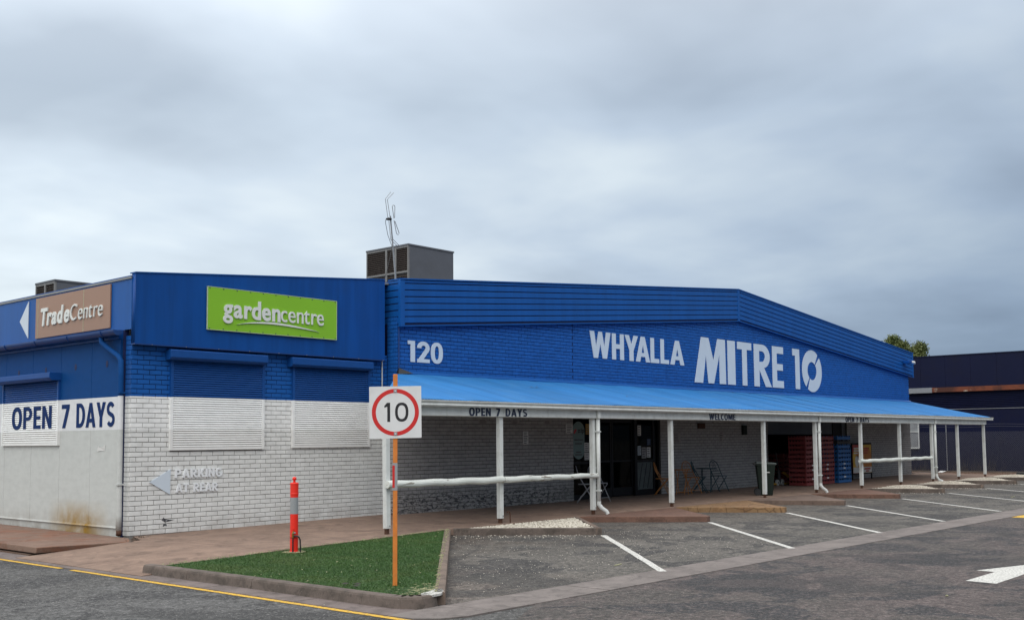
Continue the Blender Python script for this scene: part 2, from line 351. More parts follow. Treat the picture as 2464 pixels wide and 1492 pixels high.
def foliage(name, a, bcol, cc):
    m, t, b = newmat(name); k = MN(t)
    c = k.mix(k.ramp(k.noise(1.2, 3), [(.35, 0.0), (.65, 1.0)]), a, bcol)
    c = k.mix(k.ramp(k.noise(14, 2), [(.5, 0.0), (.75, .8)]), c, cc)
    if name == 'grass_blade': c = k.mix(k.ramp(k.noise(.8, 6, .65), [(.50, 0.0), (.62, .6)]), c, (.075, .115, .022))
    k.l(c, b.inputs['Base Color']); b.inputs['Roughness'].default_value = .6; return m
M_leaf = foliage('tree_leaf', (.055, .085, .022), (.11, .13, .028), (.15, .16, .035))
M_grass = foliage('grass_blade', (.030, .088, .011), (.040, .105, .014), (.06, .115, .02))
M_soil = M('lawn_soil', (.022, .060, .010), .95, var=.35, scale=20)
M_straw = M('dry_leaf', (.33, .32, .18), .8, var=.3, scale=12)
M_leafmark = M('dead_leaf_and_mark', (.03, .028, .02), .8)

# ------------------------------------------------------------------ glyphs: condensed bold capitals, cap height 1
def arc(cx, cy, rx, ry, a0, a1, n=14):
    return [(cx+rx*math.cos(R(a0+(a1-a0)*i/n)), cy+ry*math.sin(R(a0+(a1-a0)*i/n))) for i in range(n+1)]
def sell(cx, cy, rx, ry, n=40, p=2.35):
    o = []
    for i in range(n):
        a = 2*PI*i/n; c, s = math.cos(a), math.sin(a)
        o.append((cx+rx*math.copysign(abs(c)**(2/p), c), cy+ry*math.copysign(abs(s)**(2/p), s)))
    return o
def stroke(p, t):
    a, b = [], []
    for i, q in enumerate(p):
        d = Vector((p[min(i+1, len(p)-1)][0]-p[max(i-1, 0)][0], p[min(i+1, len(p)-1)][1]-p[max(i-1, 0)][1])).normalized()
        a.append((q[0]-d.y*t/2, q[1]+d.x*t/2)); b.append((q[0]+d.y*t/2, q[1]-d.x*t/2))
    return a+b[::-1]
_S = stroke(arc(.3, .715, .195, .2, 25, 265, 16)+arc(.31, .285, .205, .2, 85, -150, 16), .17)
GL = {   # glyph: (advance, [shape = [outer, hole...]])
 'I': (.2, [[[(0,0),(.2,0),(.2,1),(0,1)]]]),
 'T': (.62, [[[(.21,0),(.41,0),(.41,.83),(.62,.83),(.62,1),(0,1),(0,.83),(.21,.83)]]]),
 'E': (.5, [[[(0,0),(.5,0),(.5,.17),(.2,.17),(.2,.42),(.47,.42),(.47,.58),(.2,.58),(.2,.83),(.5,.83),(.5,1),(0,1)]]]),
 'L': (.48, [[[(0,0),(.48,0),(.48,.17),(.2,.17),(.2,1),(0,1)]]]),
 'H': (.62, [[[(0,0),(.2,0),(.2,.42),(.42,.42),(.42,0),(.62,0),(.62,1),(.42,1),(.42,.6),(.2,.6),(.2,1),(0,1)]]]),
 'N': (.64, [[[(0,0),(.19,0),(.19,.6),(.45,0),(.64,0),(.64,1),(.45,1),(.45,.42),(.2,1),(0,1)]]]),
 'K': (.66, [[[(0,0),(.2,0),(.2,.3),(.26,.4),(.44,0),(.67,0),(.39,.57),(.65,1),(.42,1),(.2,.62),(.2,1),(0,1)]]]),
 'W': (1.02, [[[(.19,0),(.39,0),(.51,.55),(.63,0),(.83,0),(1.02,1),(.8,1),(.71,.42),(.6,1),(.43,1),(.31,.42),(.22,1),(0,1)]]]),
 'Y': (.68, [[[(.24,0),(.44,0),(.44,.4),(.68,1),(.46,1),(.34,.64),(.22,1),(0,1),(.24,.4)]]]),
 'A': (.74, [[[(0,0),(.21,0),(.26,.2),(.48,.2),(.53,0),(.74,0),(.47,1),(.27,1)], [(.3,.36),(.37,.68),(.44,.36)]]]),
 'M': (1.3, [[[(x*1.3, y) for x, y in [(0,0),(.255,0),(.36,.62),(.43,0),(.605,0),(.795,.66),(.795,0),(1,0),(.99,1),(.745,1),(.6,.5),(.45,1),(.22,1)]]]]),
 'm': (.86, [[[(0,0),(.19,0),(.19,.62),(.35,.05),(.51,.05),(.67,.62),(.67,0),(.86,0),(.86,1),(.6,1),(.43,.45),(.26,1),(0,1)]]]),
 'R': (.66, [[[(0,0),(.2,0),(.2,.4),(.44,0),(.68,0),(.38,.46)]+arc(.32,.72,.3,.28,-70,90)+[(0,1)], [(.2,.84)]+arc(.3,.715,.13,.125,90,-90,10)+[(.2,.59)]]]),
 'P': (.62, [[[(0,0),(.2,0),(.2,.38)]+arc(.32,.69,.3,.31,-90,90)+[(0,1)], [(.2,.84)]+arc(.3,.69,.13,.15,90,-90,10)+[(.2,.54)]]]),
 'D': (.67, [[[(0,0)]+arc(.28,.5,.39,.5,-90,90,20)+[(0,1)], [(.2,.83)]+arc(.28,.5,.19,.33,90,-90,16)+[(.2,.17)]]]),
 'O': (.72, [[sell(.36,.5,.36,.52), sell(.36,.5,.16,.33)]]),
 '0': (.6, [[sell(.3,.5,.3,.51), sell(.3,.5,.11,.33)]]),
 'C': (.6, [[stroke(arc(.36,.5,.27,.42,50,310,24), .19)]]),
 'G': (.72, [[stroke(arc(.37,.5,.28,.42,48,352,26), .19)], [[(.40,.34),(.72,.34),(.72,.52),(.40,.52)]]]),
 'S': (.6, [[_S]]),
 '1': (.36, [[[(.14,0),(.36,0),(.36,1),(0,1),(0,.83),(.14,.83)]]]),
 '7': (.56, [[[(.05,0),(.27,0),(.56,.86),(.56,1),(0,1),(0,.82),(.33,.82)]]]),
 '2': (.6, [[stroke(arc(.3,.7,.2,.21,185,-35,16)+[(.14,.10)], .19)], [[(.0,0),(.6,0),(.6,.17),(.02,.17)]]]),
 'o': (1.07, [[stroke(arc(.535,.5,.385,.36,50,232,26), .29)], [stroke(arc(.565,.49,.385,.36,42,-120,26), .29)]]),   # split ring
 'i': (.30, [[[(.15,0),(.30,0),(.30,1),(.14,1),(0,.84),(0,.74),(.15,.80)]]]),
 'q': (.72, [[sell(.36,.5,.36,.5), sell(.36,.5,.215,.36)]]),
}
def solid(shapes, t):
    """flat glyph -> mesh data extruded 0..t along local z"""
    mb = MB()
    for si, loops in enumerate(shapes):
        cu = bpy.data.curves.new('c', 'CURVE'); cu.dimensions = '2D'; cu.fill_mode = 'BOTH'; cu.extrude = t/2
        for lp in loops:
            sp = cu.splines.new('POLY'); sp.points.add(len(lp)-1)
            for q, p in zip(sp.points, lp): q.co = (p[0], p[1], 0, 1)
            sp.use_cyclic_u = True
        o = bpy.data.objects.new('c', cu); me = bpy.data.meshes.new_from_object(o)
        mb.add([(v.co.x, v.co.y, v.co.z+t/2-si*.0006) for v in me.vertices], [tuple(p.vertices) for p in me.polygons])
        bpy.data.objects.remove(o); bpy.data.curves.remove(cu); bpy.data.meshes.remove(me)
    return mb
def place2d(mb, O, U, V, sx, sy, dx=0):
    O, U, V = Vector(O), Vector(U), Vector(V); Nn = U.cross(V)
    mb.v = [tuple(O+U*(dx+p[0]*sx)+V*(p[1]*sy)+Nn*p[2]) for p in mb.v]; return mb
def lettering(parent, s, O, U, V, width, height, t, mat, gap=.09, space=.4, name='letter'):
    """capitals fitted into width x height; O lower left, facing U x V"""
    adv = [space if c == ' ' else GL[c][0] for c in s]; tot = sum(adv)+gap*(len(s)-1); sx = width/tot; x = 0
    for c, a in zip(s, adv):
        if c != ' ':
            obj(name, place2d(solid(GL[c][1], t), O, U, V, sx, height, x*sx), mat, parent)
        x += a+gap
def fonttext(s, width, t, bold=0, shear=0, space=1.0):
    """lower-case lettering from the built-in face; returns one mesh per letter, local origin at baseline left"""
    out = []; x = 0
    for c in s:
        cu = bpy.data.curves.new('t', 'FONT'); cu.body = c; cu.offset = bold; cu.extrude = t/2; cu.shear = shear; cu.resolution_u = 4
        o = bpy.data.objects.new('t', cu); me = bpy.data.meshes.new_from_object(o)
        mb = MB(); mb.add([(v.co.x+x, v.co.y, v.co.z+t/2) for v in me.vertices], [tuple(p.vertices) for p in me.polygons])
        xs = [p[0] for p in mb.v]; out.append(mb); x = x+(max(xs)-x)+(-.015 if c == 'r' else -.10 if c == 'T' else .045)*space
        bpy.data.objects.remove(o); bpy.data.curves.remove(cu); bpy.data.meshes.remove(me)
    return out
def put_font(parent, mbs, O, U, V, width, height=None, mat=None, name='letter'):
    x0 = min(p[0] for m in mbs for p in m.v); x1 = max(p[0] for m in mbs for p in m.v)
    sx = width/(x1-x0); sy = height if height else sx
    for m in mbs: m.v = [(p[0]-x0, p[1], p[2]) for p in m.v]; obj(name, place2d(m, O, U, V, sx, sy), mat, parent)
X_, Y_, Z_ = (1,0,0), (0,1,0), (0,0,1)
exec_parts = None
# ================================================================== GROUND
ground = struct('ground', MB().add([(-600,-600,-.012),(900,-600,-.012),(900,900,-.012),(-600,900,-.012)], [(0,1,2,3)]), M_lane)
mb = MB(); mb.add([(-40,-60,-.008),(7.36,-60,-.008),(7.36,60,-.008),(-40,60,-.008)], [(0,1,2,3)])
struct('road', mb, M_lane)
def sheet(name, pts, z, m): return struct(name, MB().add([(x, y, z) for x, y in pts], [tuple(range(len(pts)))]), m)
sheet('car_park', [(5.2,-20), (80,-20), (80,7.6), (12.0,7.6), (9.2,7.6), (8.1,7.0), (7.2,6.3), (6.2,4.4), (5.4,0)], -.004, M_drive)
sheet('parking_bays', [(8.3,7.8), (80,7.0), (80,11.4), (44.6,14), (14.2,14.0), (8.3,8.2)], -.0015, M_bay)
sheet('dirt_strip', [(44.6,14.6), (46.5,13.2), (80,11.5), (80,40), (47.3,40), (47.3,14.6)], .055, M_dirt)
# concrete drain strip along the bays, in cast lengths
drain = None
xs = [8.25, 10.2, 14.2, 18.3, 22.4, 26.5, 30.6, 34.7, 38.8, 43, 47, 52, 60]
for a, b in zip(xs, xs[1:]):
    ya, yb = 8.1-.0175*(a-8.2), 8.1-.0175*(b-8.2)
    o = struct('drain_strip' if drain is None else 'concrete_length', MB().prism([(a+.012, ya-.66+.02*random.random(), -.03), (b-.012, yb-.66, -.03), (b-.012, yb, -.03), (a+.012, ya, -.03)], (0,0,.034)), M_dish, drain)
    drain = drain or o
# gutter strip beside the lane
gut = None
ys = [8.1, 9.6, 11.4, 13.2, 15.0, 16.8, 18.6, 21, 24, 28, 33]
for a, b in zip(ys, ys[1:]):
    o = struct('gutter_strip' if gut is None else 'concrete_length', MB().prism([(7.37,a+.008,-.03),(7.80,a+.008,-.03),(7.80,b-.008,-.03),(7.37,b-.008,-.03)], (0,0,.034)), M_gutterc, gut)
    gut = gut or o
arcp = [(7.37,8.1), (7.40,7.75), (7.55,7.55), (7.85,7.44), (8.25,7.44), (8.25,8.12), (7.80,8.12)]
obj('concrete_length', MB().prism([(x, y, -.03) for x, y in arcp], (0,0,.035)), M_dish, gut)

# footpath, cast in slabs
def yf(x): return 13.06+(x-7.84)*.137 if x < 14.2 else 13.93
def zs(x, y):
    a = min(1, max(0, (x-10)/5)); b = min(1, max(0, (y-14)/3))
    z = .12+.046*a*b
    if x < 9.4: z = .012+(z-.012)*max(0, (x-7.5)/1.9)**1.15
    return z
path = None
for x0, x1 in zip([7.5, 9.9, 12.95, 15.9, 18.9, 21.9, 24.9, 27.9, 30.9, 33.9, 36.9, 39.9, 42.9], [9.9, 12.95, 15.9, 18.9, 21.9, 24.9, 27.9, 30.9, 33.9, 36.9, 39.9, 42.9, 47.4]):
    mb = MB(); nx, ny = 8, 6; g = .006
    for i in range(nx+1):
        x = x0+g+(x1-x0-2*g)*i/nx
        for j in range(ny+1):
            y = yf(x)+(17.45-yf(x))*j/ny
            if x < 9.75 and y > 16.55: y = min(y, 16.56+.02*j)
            mb.v.append((x, y, zs(x, y)))
    for i in range(nx):
        for j in range(ny):
            a = i*(ny+1)+j; mb.f.append((a, a+ny+1, a+ny+2, a+1)); mb.m.append(0)
    n = len(mb.v); top = list(mb.v)
    mb.v += [(x, y, z-.11) for x, y, z in top]
    for j in range(ny):
        for i in (0, nx):
            a = i*(ny+1)+j; q = (a, a+1, a+1+n, a+n); mb.f.append(q if i == 0 else q[::-1]); mb.m.append(0)
    for i in range(nx):
        a = i*(ny+1); mb.f.append((a, a+n, a+n+ny+1, a+ny+1)); mb.m.append(0)
    o = struct('path' if path is None else 'paving_slab', mb, M_path, path); path = path or o
struct('path_bed', MB().box(9.9, 47.3, 14.0, 17.3, -.02, .06), M_groove)
# floor under the shop entrance
# tilted, undercut slab at the corner
pl = [(7.84,16.70), (9.36,16.60), (9.74,17.25), (9.74,19.9), (7.84,19.9)]
slab = None
def tilt(x, y): return .135+.012*(y-16.6)/3-.01*(x-7.8)
for pts in ([(7.85,16.72), (8.5,16.66), (9.36,16.61), (9.55,16.95), (9.70,17.25), (9.70,19.9), (7.83,19.9)], [(7.83,19.93), (9.70,19.93), (9.70,23.4), (7.83,23.4)], [(7.83,23.43), (9.70,23.43), (9.70,31), (7.83,31)]):
    mb = MB(); n = len(pts); mb.v = [(x, y, tilt(x, y)) for x, y in pts]+[(x-.01, y+.015+.02*random.random(), tilt(x, y)-.095) for x, y in pts]
    mb.f = [tuple(range(n)), tuple(range(n, 2*n))[::-1]]+[(i, n+i, n+(i+1)%n, (i+1)%n) for i in range(n)]; mb.m = [0]*len(mb.f)
    o = struct('concrete_slab' if slab is None else 'paving_slab', mb, M_slabc, slab, bevel=.012); slab = slab or o
mb = MB(); mb.prism([(7.8,16.9,-.01),(9.7,16.9,-.01),(9.7,31,-.01),(7.8,31,-.01)], (0,0,.03)); struct('slab_bed', mb, M_dirt)
# broken concrete rubble where slab and path meet
mb = MB()
for i in range(26):
    a = random.random(); x = 9.3+.75*a+random.uniform(-.08,.08); y = 16.55+.75*a+random.uniform(-.12,.12); s = random.uniform(.02,.07); z = zs(x, y)
    mb.add([(x+random.uniform(-1,1)*s, y+random.uniform(-1,1)*s, z-.01) for _ in range(3)]+[(x, y, z+s*.6)], [(0,1,3),(1,2,3),(2,0,3)])
obj('rubble', mb, M_kerb, kind='stuff')

# ---------------------------------------------------------------- kerbs
KP = []
def kerb_run(name_first, path2, wtop, h, mat, parent=None, z0=-.012, lean=.03):
    """path2: outer line of points (front foot side on the right hand when walking); builds stone lengths"""
    first = parent
    for a, b in zip(path2, path2[1:]):
        a, b = Vector((*a, 0)), Vector((*b, 0)); d = (b-a).normalized(); nrm = Vector((-d.y, d.x, 0)); gp = .004 if (b-a).length > .6 else .0002; a2, b2 = a+d*gp, b-d*gp
        prof = [(0, z0), (lean*.55, h-.03), (lean*.9, h-.008), (lean+.025, h), (lean+wtop, h), (lean+wtop, z0)]
        mb = MB(); n = len(prof)
        mb.v = [tuple(a2+nrm*p+Vector((0,0,z))) for p, z in prof]+[tuple(b2+nrm*p+Vector((0,0,z))) for p, z in prof]
        mb.f = [tuple(range(n)), tuple(range(n, 2*n))[::-1]]+[(i, n+i, n+(i+1)%n, (i+1)%n) for i in range(n)]; mb.m = [0]*len(mb.f)
        o = struct(name_first if first is None else 'kerb_stone', mb, mat, first, smooth=False); first = first or o
    return first
lk = [(7.665,13.28), (7.67,12.22), (7.69,10.86), (7.68,8.86), (7.70,8.42)]
lk += [(7.70+.30-.30*math.cos(a), 8.42-.30*math.sin(a)*.95) for a in (R(25), R(50), R(75), R(100), R(125))]
k0 = kerb_run('kerb', lk[::1], .12, .125, M_kerbdark)
rk = [(8.30,8.20), (9.75,9.60), (11.2,11.0), (12.7,12.44), (14.24,13.92)]
rk = kerb_run('kerb', rk, .11, .125, M_kerb, lean=.006)
# lawn
LAWN = [(7.80,13.02), (14.12,13.88), (8.26,8.30), (8.08,8.22), (7.92,8.30), (7.83,8.5)]
struct('lawn_soil', MB().prism([(x, y, .0) for x, y in [(7.74,13.04),(7.76,8.50),(7.86,8.33),(8.06,8.24),(8.25,8.29),(14.17,13.91)]], (0,0,.111)), M_soil)
def inpoly(px, py, poly):
    c = np.zeros(len(px), bool); n = len(poly)
    for i in range(n):
        x0, y0 = poly[i]; x1, y1 = poly[(i+1)%n]
        if y0 == y1: continue
        c ^= ((y0 > py) != (y1 > py)) & (px < (x1-x0)*(py-y0)/(y1-y0)+x0)
    return c
NB = 95000
px = rng.uniform(7.7, 14.2, NB*3); py = rng.uniform(8.2, 13.9, NB*3); kk = inpoly(px, py, LAWN)
bare = np.exp(-(((px-8.35)/.42)**2+((py-8.55)/.30)**2)); kk &= rng.random(NB*3) > bare*.97
px, py = px[kk][:NB], py[kk][:NB]; n = len(px)
a = rng.uniform(0, 2*PI, n); h = rng.uniform(.010, .024, n); wd = rng.uniform(.0025, .005, n); ln = rng.normal(0, .012, (n, 2))
V = np.empty((n, 3, 3)); c, s = np.cos(a)*wd, np.sin(a)*wd
V[:,0] = np.c_[px-c, py-s, np.full(n, .11)]; V[:,1] = np.c_[px+c, py+s, np.full(n, .11)]; V[:,2] = np.c_[px+ln[:,0], py+ln[:,1], .11+h]
me = bpy.data.meshes.new('grass'); me.vertices.add(3*n); me.vertices.foreach_set('co', V.ravel()); me.loops.add(3*n); me.loops.foreach_set('vertex_index', np.arange(3*n))
me.polygons.add(n); me.polygons.foreach_set('loop_start', np.arange(0, 3*n, 3)); me.polygons.foreach_set('loop_total', np.full(n, 3)); me.materials.append(M_grass); me.update(calc_edges=True)
o = bpy.data.objects.new('grass', me); COL.objects.link(o); o['kind'] = 'stuff'
# litter of dry leaves and straw on the lawn
mb = MB(); cnt = 0
while cnt < 70:
    x, y = random.uniform(7.8, 14), random.uniform(8.2, 13.8)
    if not inpoly(np.array([x]), np.array([y]), LAWN)[0]: continue
    cnt += 1; l = random.uniform(.012, .045); ww = random.uniform(.004, .012); a = random.uniform(0, PI); z = .135
    dx, dy = math.cos(a)*l, math.sin(a)*l; ex, ey = -math.sin(a)*ww, math.cos(a)*ww
    mb.add([(x-dx,y-dy,z),(x+ex,y+ey,z+.008),(x+dx,y+dy,z),(x-ex,y-ey,z+.004)], [(0,3,2,1)])
for i in range(260):
    a = random.gauss(0,.30); x, y = 8.32+a, 8.50+random.gauss(0,.16)+a*.35; l = random.uniform(.02,.07); t = random.uniform(0,PI)
    if inpoly(np.array([x]), np.array([y]), LAWN)[0]:
        mb.add([(x,y,.116),(x+.004,y+.004,.122),(x+math.cos(t)*l,y+math.sin(t)*l,.118)], [(0,1,2)])
for i in range(160):
    t = random.uniform(0,2*PI); r = random.uniform(.06,.16); x, y = 9.92+math.cos(t)*r, 12.92+math.sin(t)*r; l = random.uniform(.02,.06); q = random.uniform(0,PI)
    mb.add([(x,y,.125),(x+.004,y+.004,.14),(x+math.cos(q)*l,y+math.sin(q)*l,.128)], [(0,1,2)])
for i in range(330):
    t = random.random(); 
    if i % 3: x, y = 7.85+6.3*t, 13.02+.865*t+random.gauss(0,.025)
    else: x, y = 14.12-5.86*t+random.gauss(0,.02), 13.88-5.58*t
    l = random.uniform(.02,.055); q = random.uniform(0,PI)
    mb.add([(x,y,.125),(x+.004,y+.004,.142),(x+math.cos(q)*l,y+math.sin(q)*l,.13)], [(0,1,2)])
obj('dry_leaves', mb, M_straw, kind='stuff')
mb = MB()
for (x, y) in ((7.98,9.55),(8.05,9.42),(7.93,9.30)):
    mb.add([(x,y,.14),(x+.05,y-.015,.15),(x+.09,y-.05,.14),(x+.03,y-.05,.135)], [(0,3,2,1)])
obj('dead_leaves', mb, M_leafmark, kind='stuff')
# whitewashed cap at the lawn's corner
mb = MB().prism([(7.98,8.24,.10),(8.08,8.16,.10),(8.22,8.18,.10),(8.34,8.27,.10),(8.47,8.42,.10),(8.38,8.44,.10),(8.24,8.38,.10),(8.06,8.33,.10)], (0,0,.025))
struct('corner_mortar', mb, M_wline)

# sawtooth nibs between the angled bays
TIPS = [16.0, 19.72, 23.2, 26.5, 30.2, 33.9, 37.6, 41.3, 45.0]
BASE = [14.3, 18.12, 21.9, 25.4, 29.15, 32.95, 36.65, 40.5, 44.3]
MATS = {1: M_padred, 2: M_padora, 3: M_padbrn, 4: M_padred}
def tooth(i): return (BASE[i], 13.93), (TIPS[i], 11.78), (BASE[i+1] if i < 8 else 48.1, 13.93)
pebs = []
for _ in range(4):
    bm = bmesh.new(); bmesh.ops.create_icosphere(bm, subdivisions=1, radius=1)
    for v in bm.verts: v.co *= random.uniform(.75, 1.15)
    pebs.append(([tuple(v.co) for v in bm.verts], [tuple(v.index for v in f.verts) for f in bm.faces])); bm.free()
def pebble(mb, x, y, z, s):
    vs, fs = random.choice(pebs); t = random.uniform(0, 2*PI); c, q = math.cos(t), math.sin(t); sx, sy = s, s*random.uniform(.55,.9)
    mb.add([(x+c*v[0]*sx-q*v[1]*sy, y+q*v[0]*sx+c*v[1]*sy, z+v[2]*s*.55) for v in vs], fs)
for i in range(9):
    A, B, C = tooth(i)
    if i in MATS:
        mb = MB().prism([(A[0],A[1],-.02),(B[0],B[1],-.02),(B[0]+.16,B[1]+.02,-.02),(C[0]-.06,C[1],-.02)], (0,0,.138))
        o = struct('pavement', mb, MATS[i], bevel=.012)
        if i in (1,):     # brick paving pattern lines as recessed joints
            pass
        continue
    k = kerb_run('kerb', [C, (B[0]+.02, B[1])][::1], .11, .13, M_kerb, lean=.004) if 0 else None
    kk1 = kerb_run('kerb', [A, B], .10, .125, M_kerbdark, lean=.004)
    d = Vector((C[0]-B[0], C[1]-B[1], 0)).normalized(); nn = Vector((-d.y, d.x, 0))*.11
    kerb_run('kerb', [(B[0]+.01, B[1]), C], .10, .125, M_kerb, parent=kk1, lean=.004)
    # heap of white pebbles inside
    cen = Vector(((A[0]+B[0]+C[0])/3, (A[1]+B[1]+C[1])/3)); ins = [tuple(cen+(Vector(p)-cen)*.87) for p in (A, B, C)]
    hm = .0 if i == 0 else .07
    apex = Vector(ins[1])*.35+Vector(ins[0])*.25+Vector(ins[2])*.40
    def hz(x, y):
        r = math.hypot(x-apex.x, y-apex.y); return .100+.015+hm*max(0, 1-r/1.0)
    mb = MB(); nseg = 14; pts = {}
    for u in range(nseg+1):
        for v in range(nseg+1-u):
            p = Vector(ins[0])*(u/nseg)+Vector(ins[1])*(v/nseg)+Vector(ins[2])*(1-(u+v)/nseg); pts[u, v] = len(mb.v); mb.v.append((p.x, p.y, hz(p.x, p.y)-.012))
    for u in range(nseg):
        for v in range(nseg-u):
            mb.f.append((pts[u,v], pts[u+1,v], pts[u,v+1])); mb.m.append(0)
            if u+v < nseg-1: mb.f.append((pts[u+1,v], pts[u+1,v+1], pts[u,v+1])); mb.m.append(0)
    obj('pebble_bed', mb, M_pebbed, kind='stuff'); mb = MB()
    for _ in range(1500 if i == 0 else 900):
        r1, r2_ = math.sqrt(random.random()), random.random(); p = Vector(ins[0])*(1-r1)+Vector(ins[1])*r1*(1-r2_)+Vector(ins[2])*r1*r2_
        pebble(mb, p.x, p.y, hz(p.x, p.y), random.uniform(.012, .026) if i == 0 else random.uniform(.015, .026))
    obj('white_pebbles', mb, M_pebble, kind='stuff')
# pebbles strayed on to the asphalt
mb = MB()
for i, nn_ in ((0, 90), (5, 40), (6, 60), (7, 20)):
    A, B, C = tooth(i)
    for _ in range(nn_):
        t = random.random(); off = abs(random.gauss(0, .35))+.03
        x = A[0]+(B[0]-A[0])*t-off*.75; y = A[1]+(B[1]-A[1])*t-off*.6
        if y < 13.9: pebble(mb, x, y, .003, random.uniform(.008, .018))
for _ in range(60): pebble(mb, 9.5+random.gauss(0,1.6)+1.2, 9.0+abs(random.gauss(0,1.0)), .003, random.uniform(.005, .010))
for _ in range(650):
    x = 9.0+8*random.random(); y = 8.4+5.2*random.random()
    if y < x-.35 and y < 13.4: pebble(mb, x, y, .001, random.uniform(.004, .010))
obj('stray_pebbles', mb, M_pebble, kind='stuff')

# painted lines
for i, tx in enumerate(TIPS):
    p0 = Vector((tx-.10, 11.66)); ln_ = 3.82 if i < 6 else 3.9; d = Vector((-1, -.98)).normalized(); q = Vector((-d.y, d.x))*.055; p1 = p0+d*ln_*1.414
    mb = MB(); n = 10; vs = []
    for j in range(n+1):
        p = p0.lerp(p1, j/n); jt = random.uniform(-.008,.008); vs += [(p.x+q.x+jt, p.y+q.y, 0), (p.x-q.x+jt, p.y-q.y, 0)]
    mb.add(vs, [(2*j, 2*j+1, 2*j+3, 2*j+2) for j in range(n)]); mb.v = [(x, y, .0045) for x, y, z in mb.v]; mb.f = [f[::-1] for f in mb.f]
    struct('bay_line', mb, M_wline)
def yline(y0, y1):
    mb = MB(); n = int((y1-y0)/.25)+1; vs = []
    for j in range(n+1):
        y = y0+(y1-y0)*j/n; vs += [(7.285+random.uniform(-.006,.006), y, 0), (7.372+random.uniform(-.006,.006), y, 0)]
    mb.add(vs, [(2*j, 2*j+1, 2*j+3, 2*j+2) for j in range(n)]); mb.v = [(min(x, 7.366), y, -.0035) for x, y, z in mb.v]; return struct('yellow_line', mb, M_yline)
yline(3.0, 14.55); yline(14.85, 30)
struct('yellow_line', MB().add([(24.45,6.87,.001),(30,6.75,.001),(30,7.02,.001),(24.5,7.14,.001)], [(0,1,2,3)]), M_yline)
struct('painted_arrow', MB().add([(13.42,4.11,.001),(14.56,4.11,.001),(14.56,3.86,.001),(15.95,4.27,.001),(14.59,4.71,.001),(14.55,4.47,.001),(13.47,4.48,.001)], [tuple(range(7))]), M_wline)
# small stick and bits on the asphalt
mb = MB()
for (x, y, a, l) in ((12.2,8.75,.2,.22), (32.4,9.4,.1,.5), (12.05,4.2,.3,.05)):
    mb.prism([(x,y,.002),(x+math.cos(a)*l,y+math.sin(a)*l,.002),(x+math.cos(a)*l,y+math.sin(a)*l+.02,.002),(x,y+.03,.002)], (0,0,.008))
obj('bark_scraps', mb, M_straw, kind='stuff')

# ================================================================== SHOP BUILDING
W0, W1 = 17.45, 17.15            # wing wall face, shop wall face
bld = thing('shop_building', 'long painted brick shop with a blue gable, white lower walls and a roller shuttered wing', 'building', (9.8, W0, 0))
SL = (6.552-5.278)/(30.8-15.9)
def top(x): return 5.278+(x-15.9)*SL if x <= 30.8 else 6.552-(x-30.8)*(6.552-5.305)/(45.77-30.8)
# --- bricks
def brick_rows(x0, x1, z0, zfun, holes, y, phase=0):
    out = []; r = 0; z = z0
    while z < 6.6:
        xs_ = x0-(.12 if (r+phase) % 2 else 0); x = xs_
        while x < x1-.02:
            a, b = max(x, x0), min(x+.229, x1)
            zz = min(zfun(a), zfun(b))
            if b-a > .04 and z+.02 < zz:
                segs = [(a, b)]
                for hx0, hx1, hz0, hz1 in holes:
                    if z+.06 > hz0 and z+.02 < hz1:
                        ns = []
                        for s0, s1 in segs:
                            if s1 <= hx0 or s0 >= hx1: ns.append((s0, s1)); continue
                            if s0 < hx0-.02: ns.append((s0, hx0))
                            if s1 > hx1+.02: ns.append((hx1, s1))
                        segs = ns
                for s0, s1 in segs:
                    if s1-s0 > .02: out.append((s0, s1, z, min(z+.075, zz)))
            x += .24
        z += .086; r += 1
    return out
CH = .004
def add_brick(mb, a, b, z0, z1, y, proud):
    y0 = y-proud; c = CH
    mb.add([(a,y+.002,z0),(b,y+.002,z0),(b,y+.002,z1),(a,y+.002,z1),(a,y0+c,z0),(b,y0+c,z0),(b,y0+c,z1),(a,y0+c,z1),(a+c,y0,z0+c),(b-c,y0,z0+c),(b-c,y0,z1-c),(a+c,y0,z1-c)],
           [(0,1,5,4),(1,2,6,5),(2,3,7,6),(3,0,4,7),(4,5,9,8),(5,6,10,9),(6,7,11,10),(7,4,8,11),(8,9,10,11)])
CAM = Vector((0,0,1.74))
# wing wall
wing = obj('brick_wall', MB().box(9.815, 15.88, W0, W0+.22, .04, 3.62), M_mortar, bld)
holes = [(10.58, 12.58, 1.64, 3.30), (13.31, 15.31, 1.66, 3.30)]
rows = brick_rows(9.80, 15.86, .135, lambda x: 3.62, holes, W0)
full = [q for q in rows if abs(q[1]-q[0]-.229) < .002 and abs(q[3]-q[2]-.075) < .002]
full.sort(key=lambda q: (Vector(((q[0]+q[1])/2, W0, (q[2]+q[3])/2))-CAM).length)
sel = set(full[:300])
bmb = MB(); add_brick(bmb, -.1145, .1145, 0, .075, 0, .011); bme = mesh_of(bmb, 'brick', M_brick)
for q in full[:300]:
    o = bpy.data.objects.new('brick', bme); wl = ((q[0]+q[1])/2, W0+random.uniform(-.0015,.0015), q[2]+random.uniform(-.001,.001))
    COL.objects.link(o); o.parent = wing; o.location = Vector(wl)-wloc(wing); o.rotation_euler = (random.gauss(0,.004), random.gauss(0,.003), random.gauss(0,.004))
mb = MB()
for q in rows:
    if q not in sel: add_brick(mb, *q, W0+random.uniform(-.0015,.0015), .011)
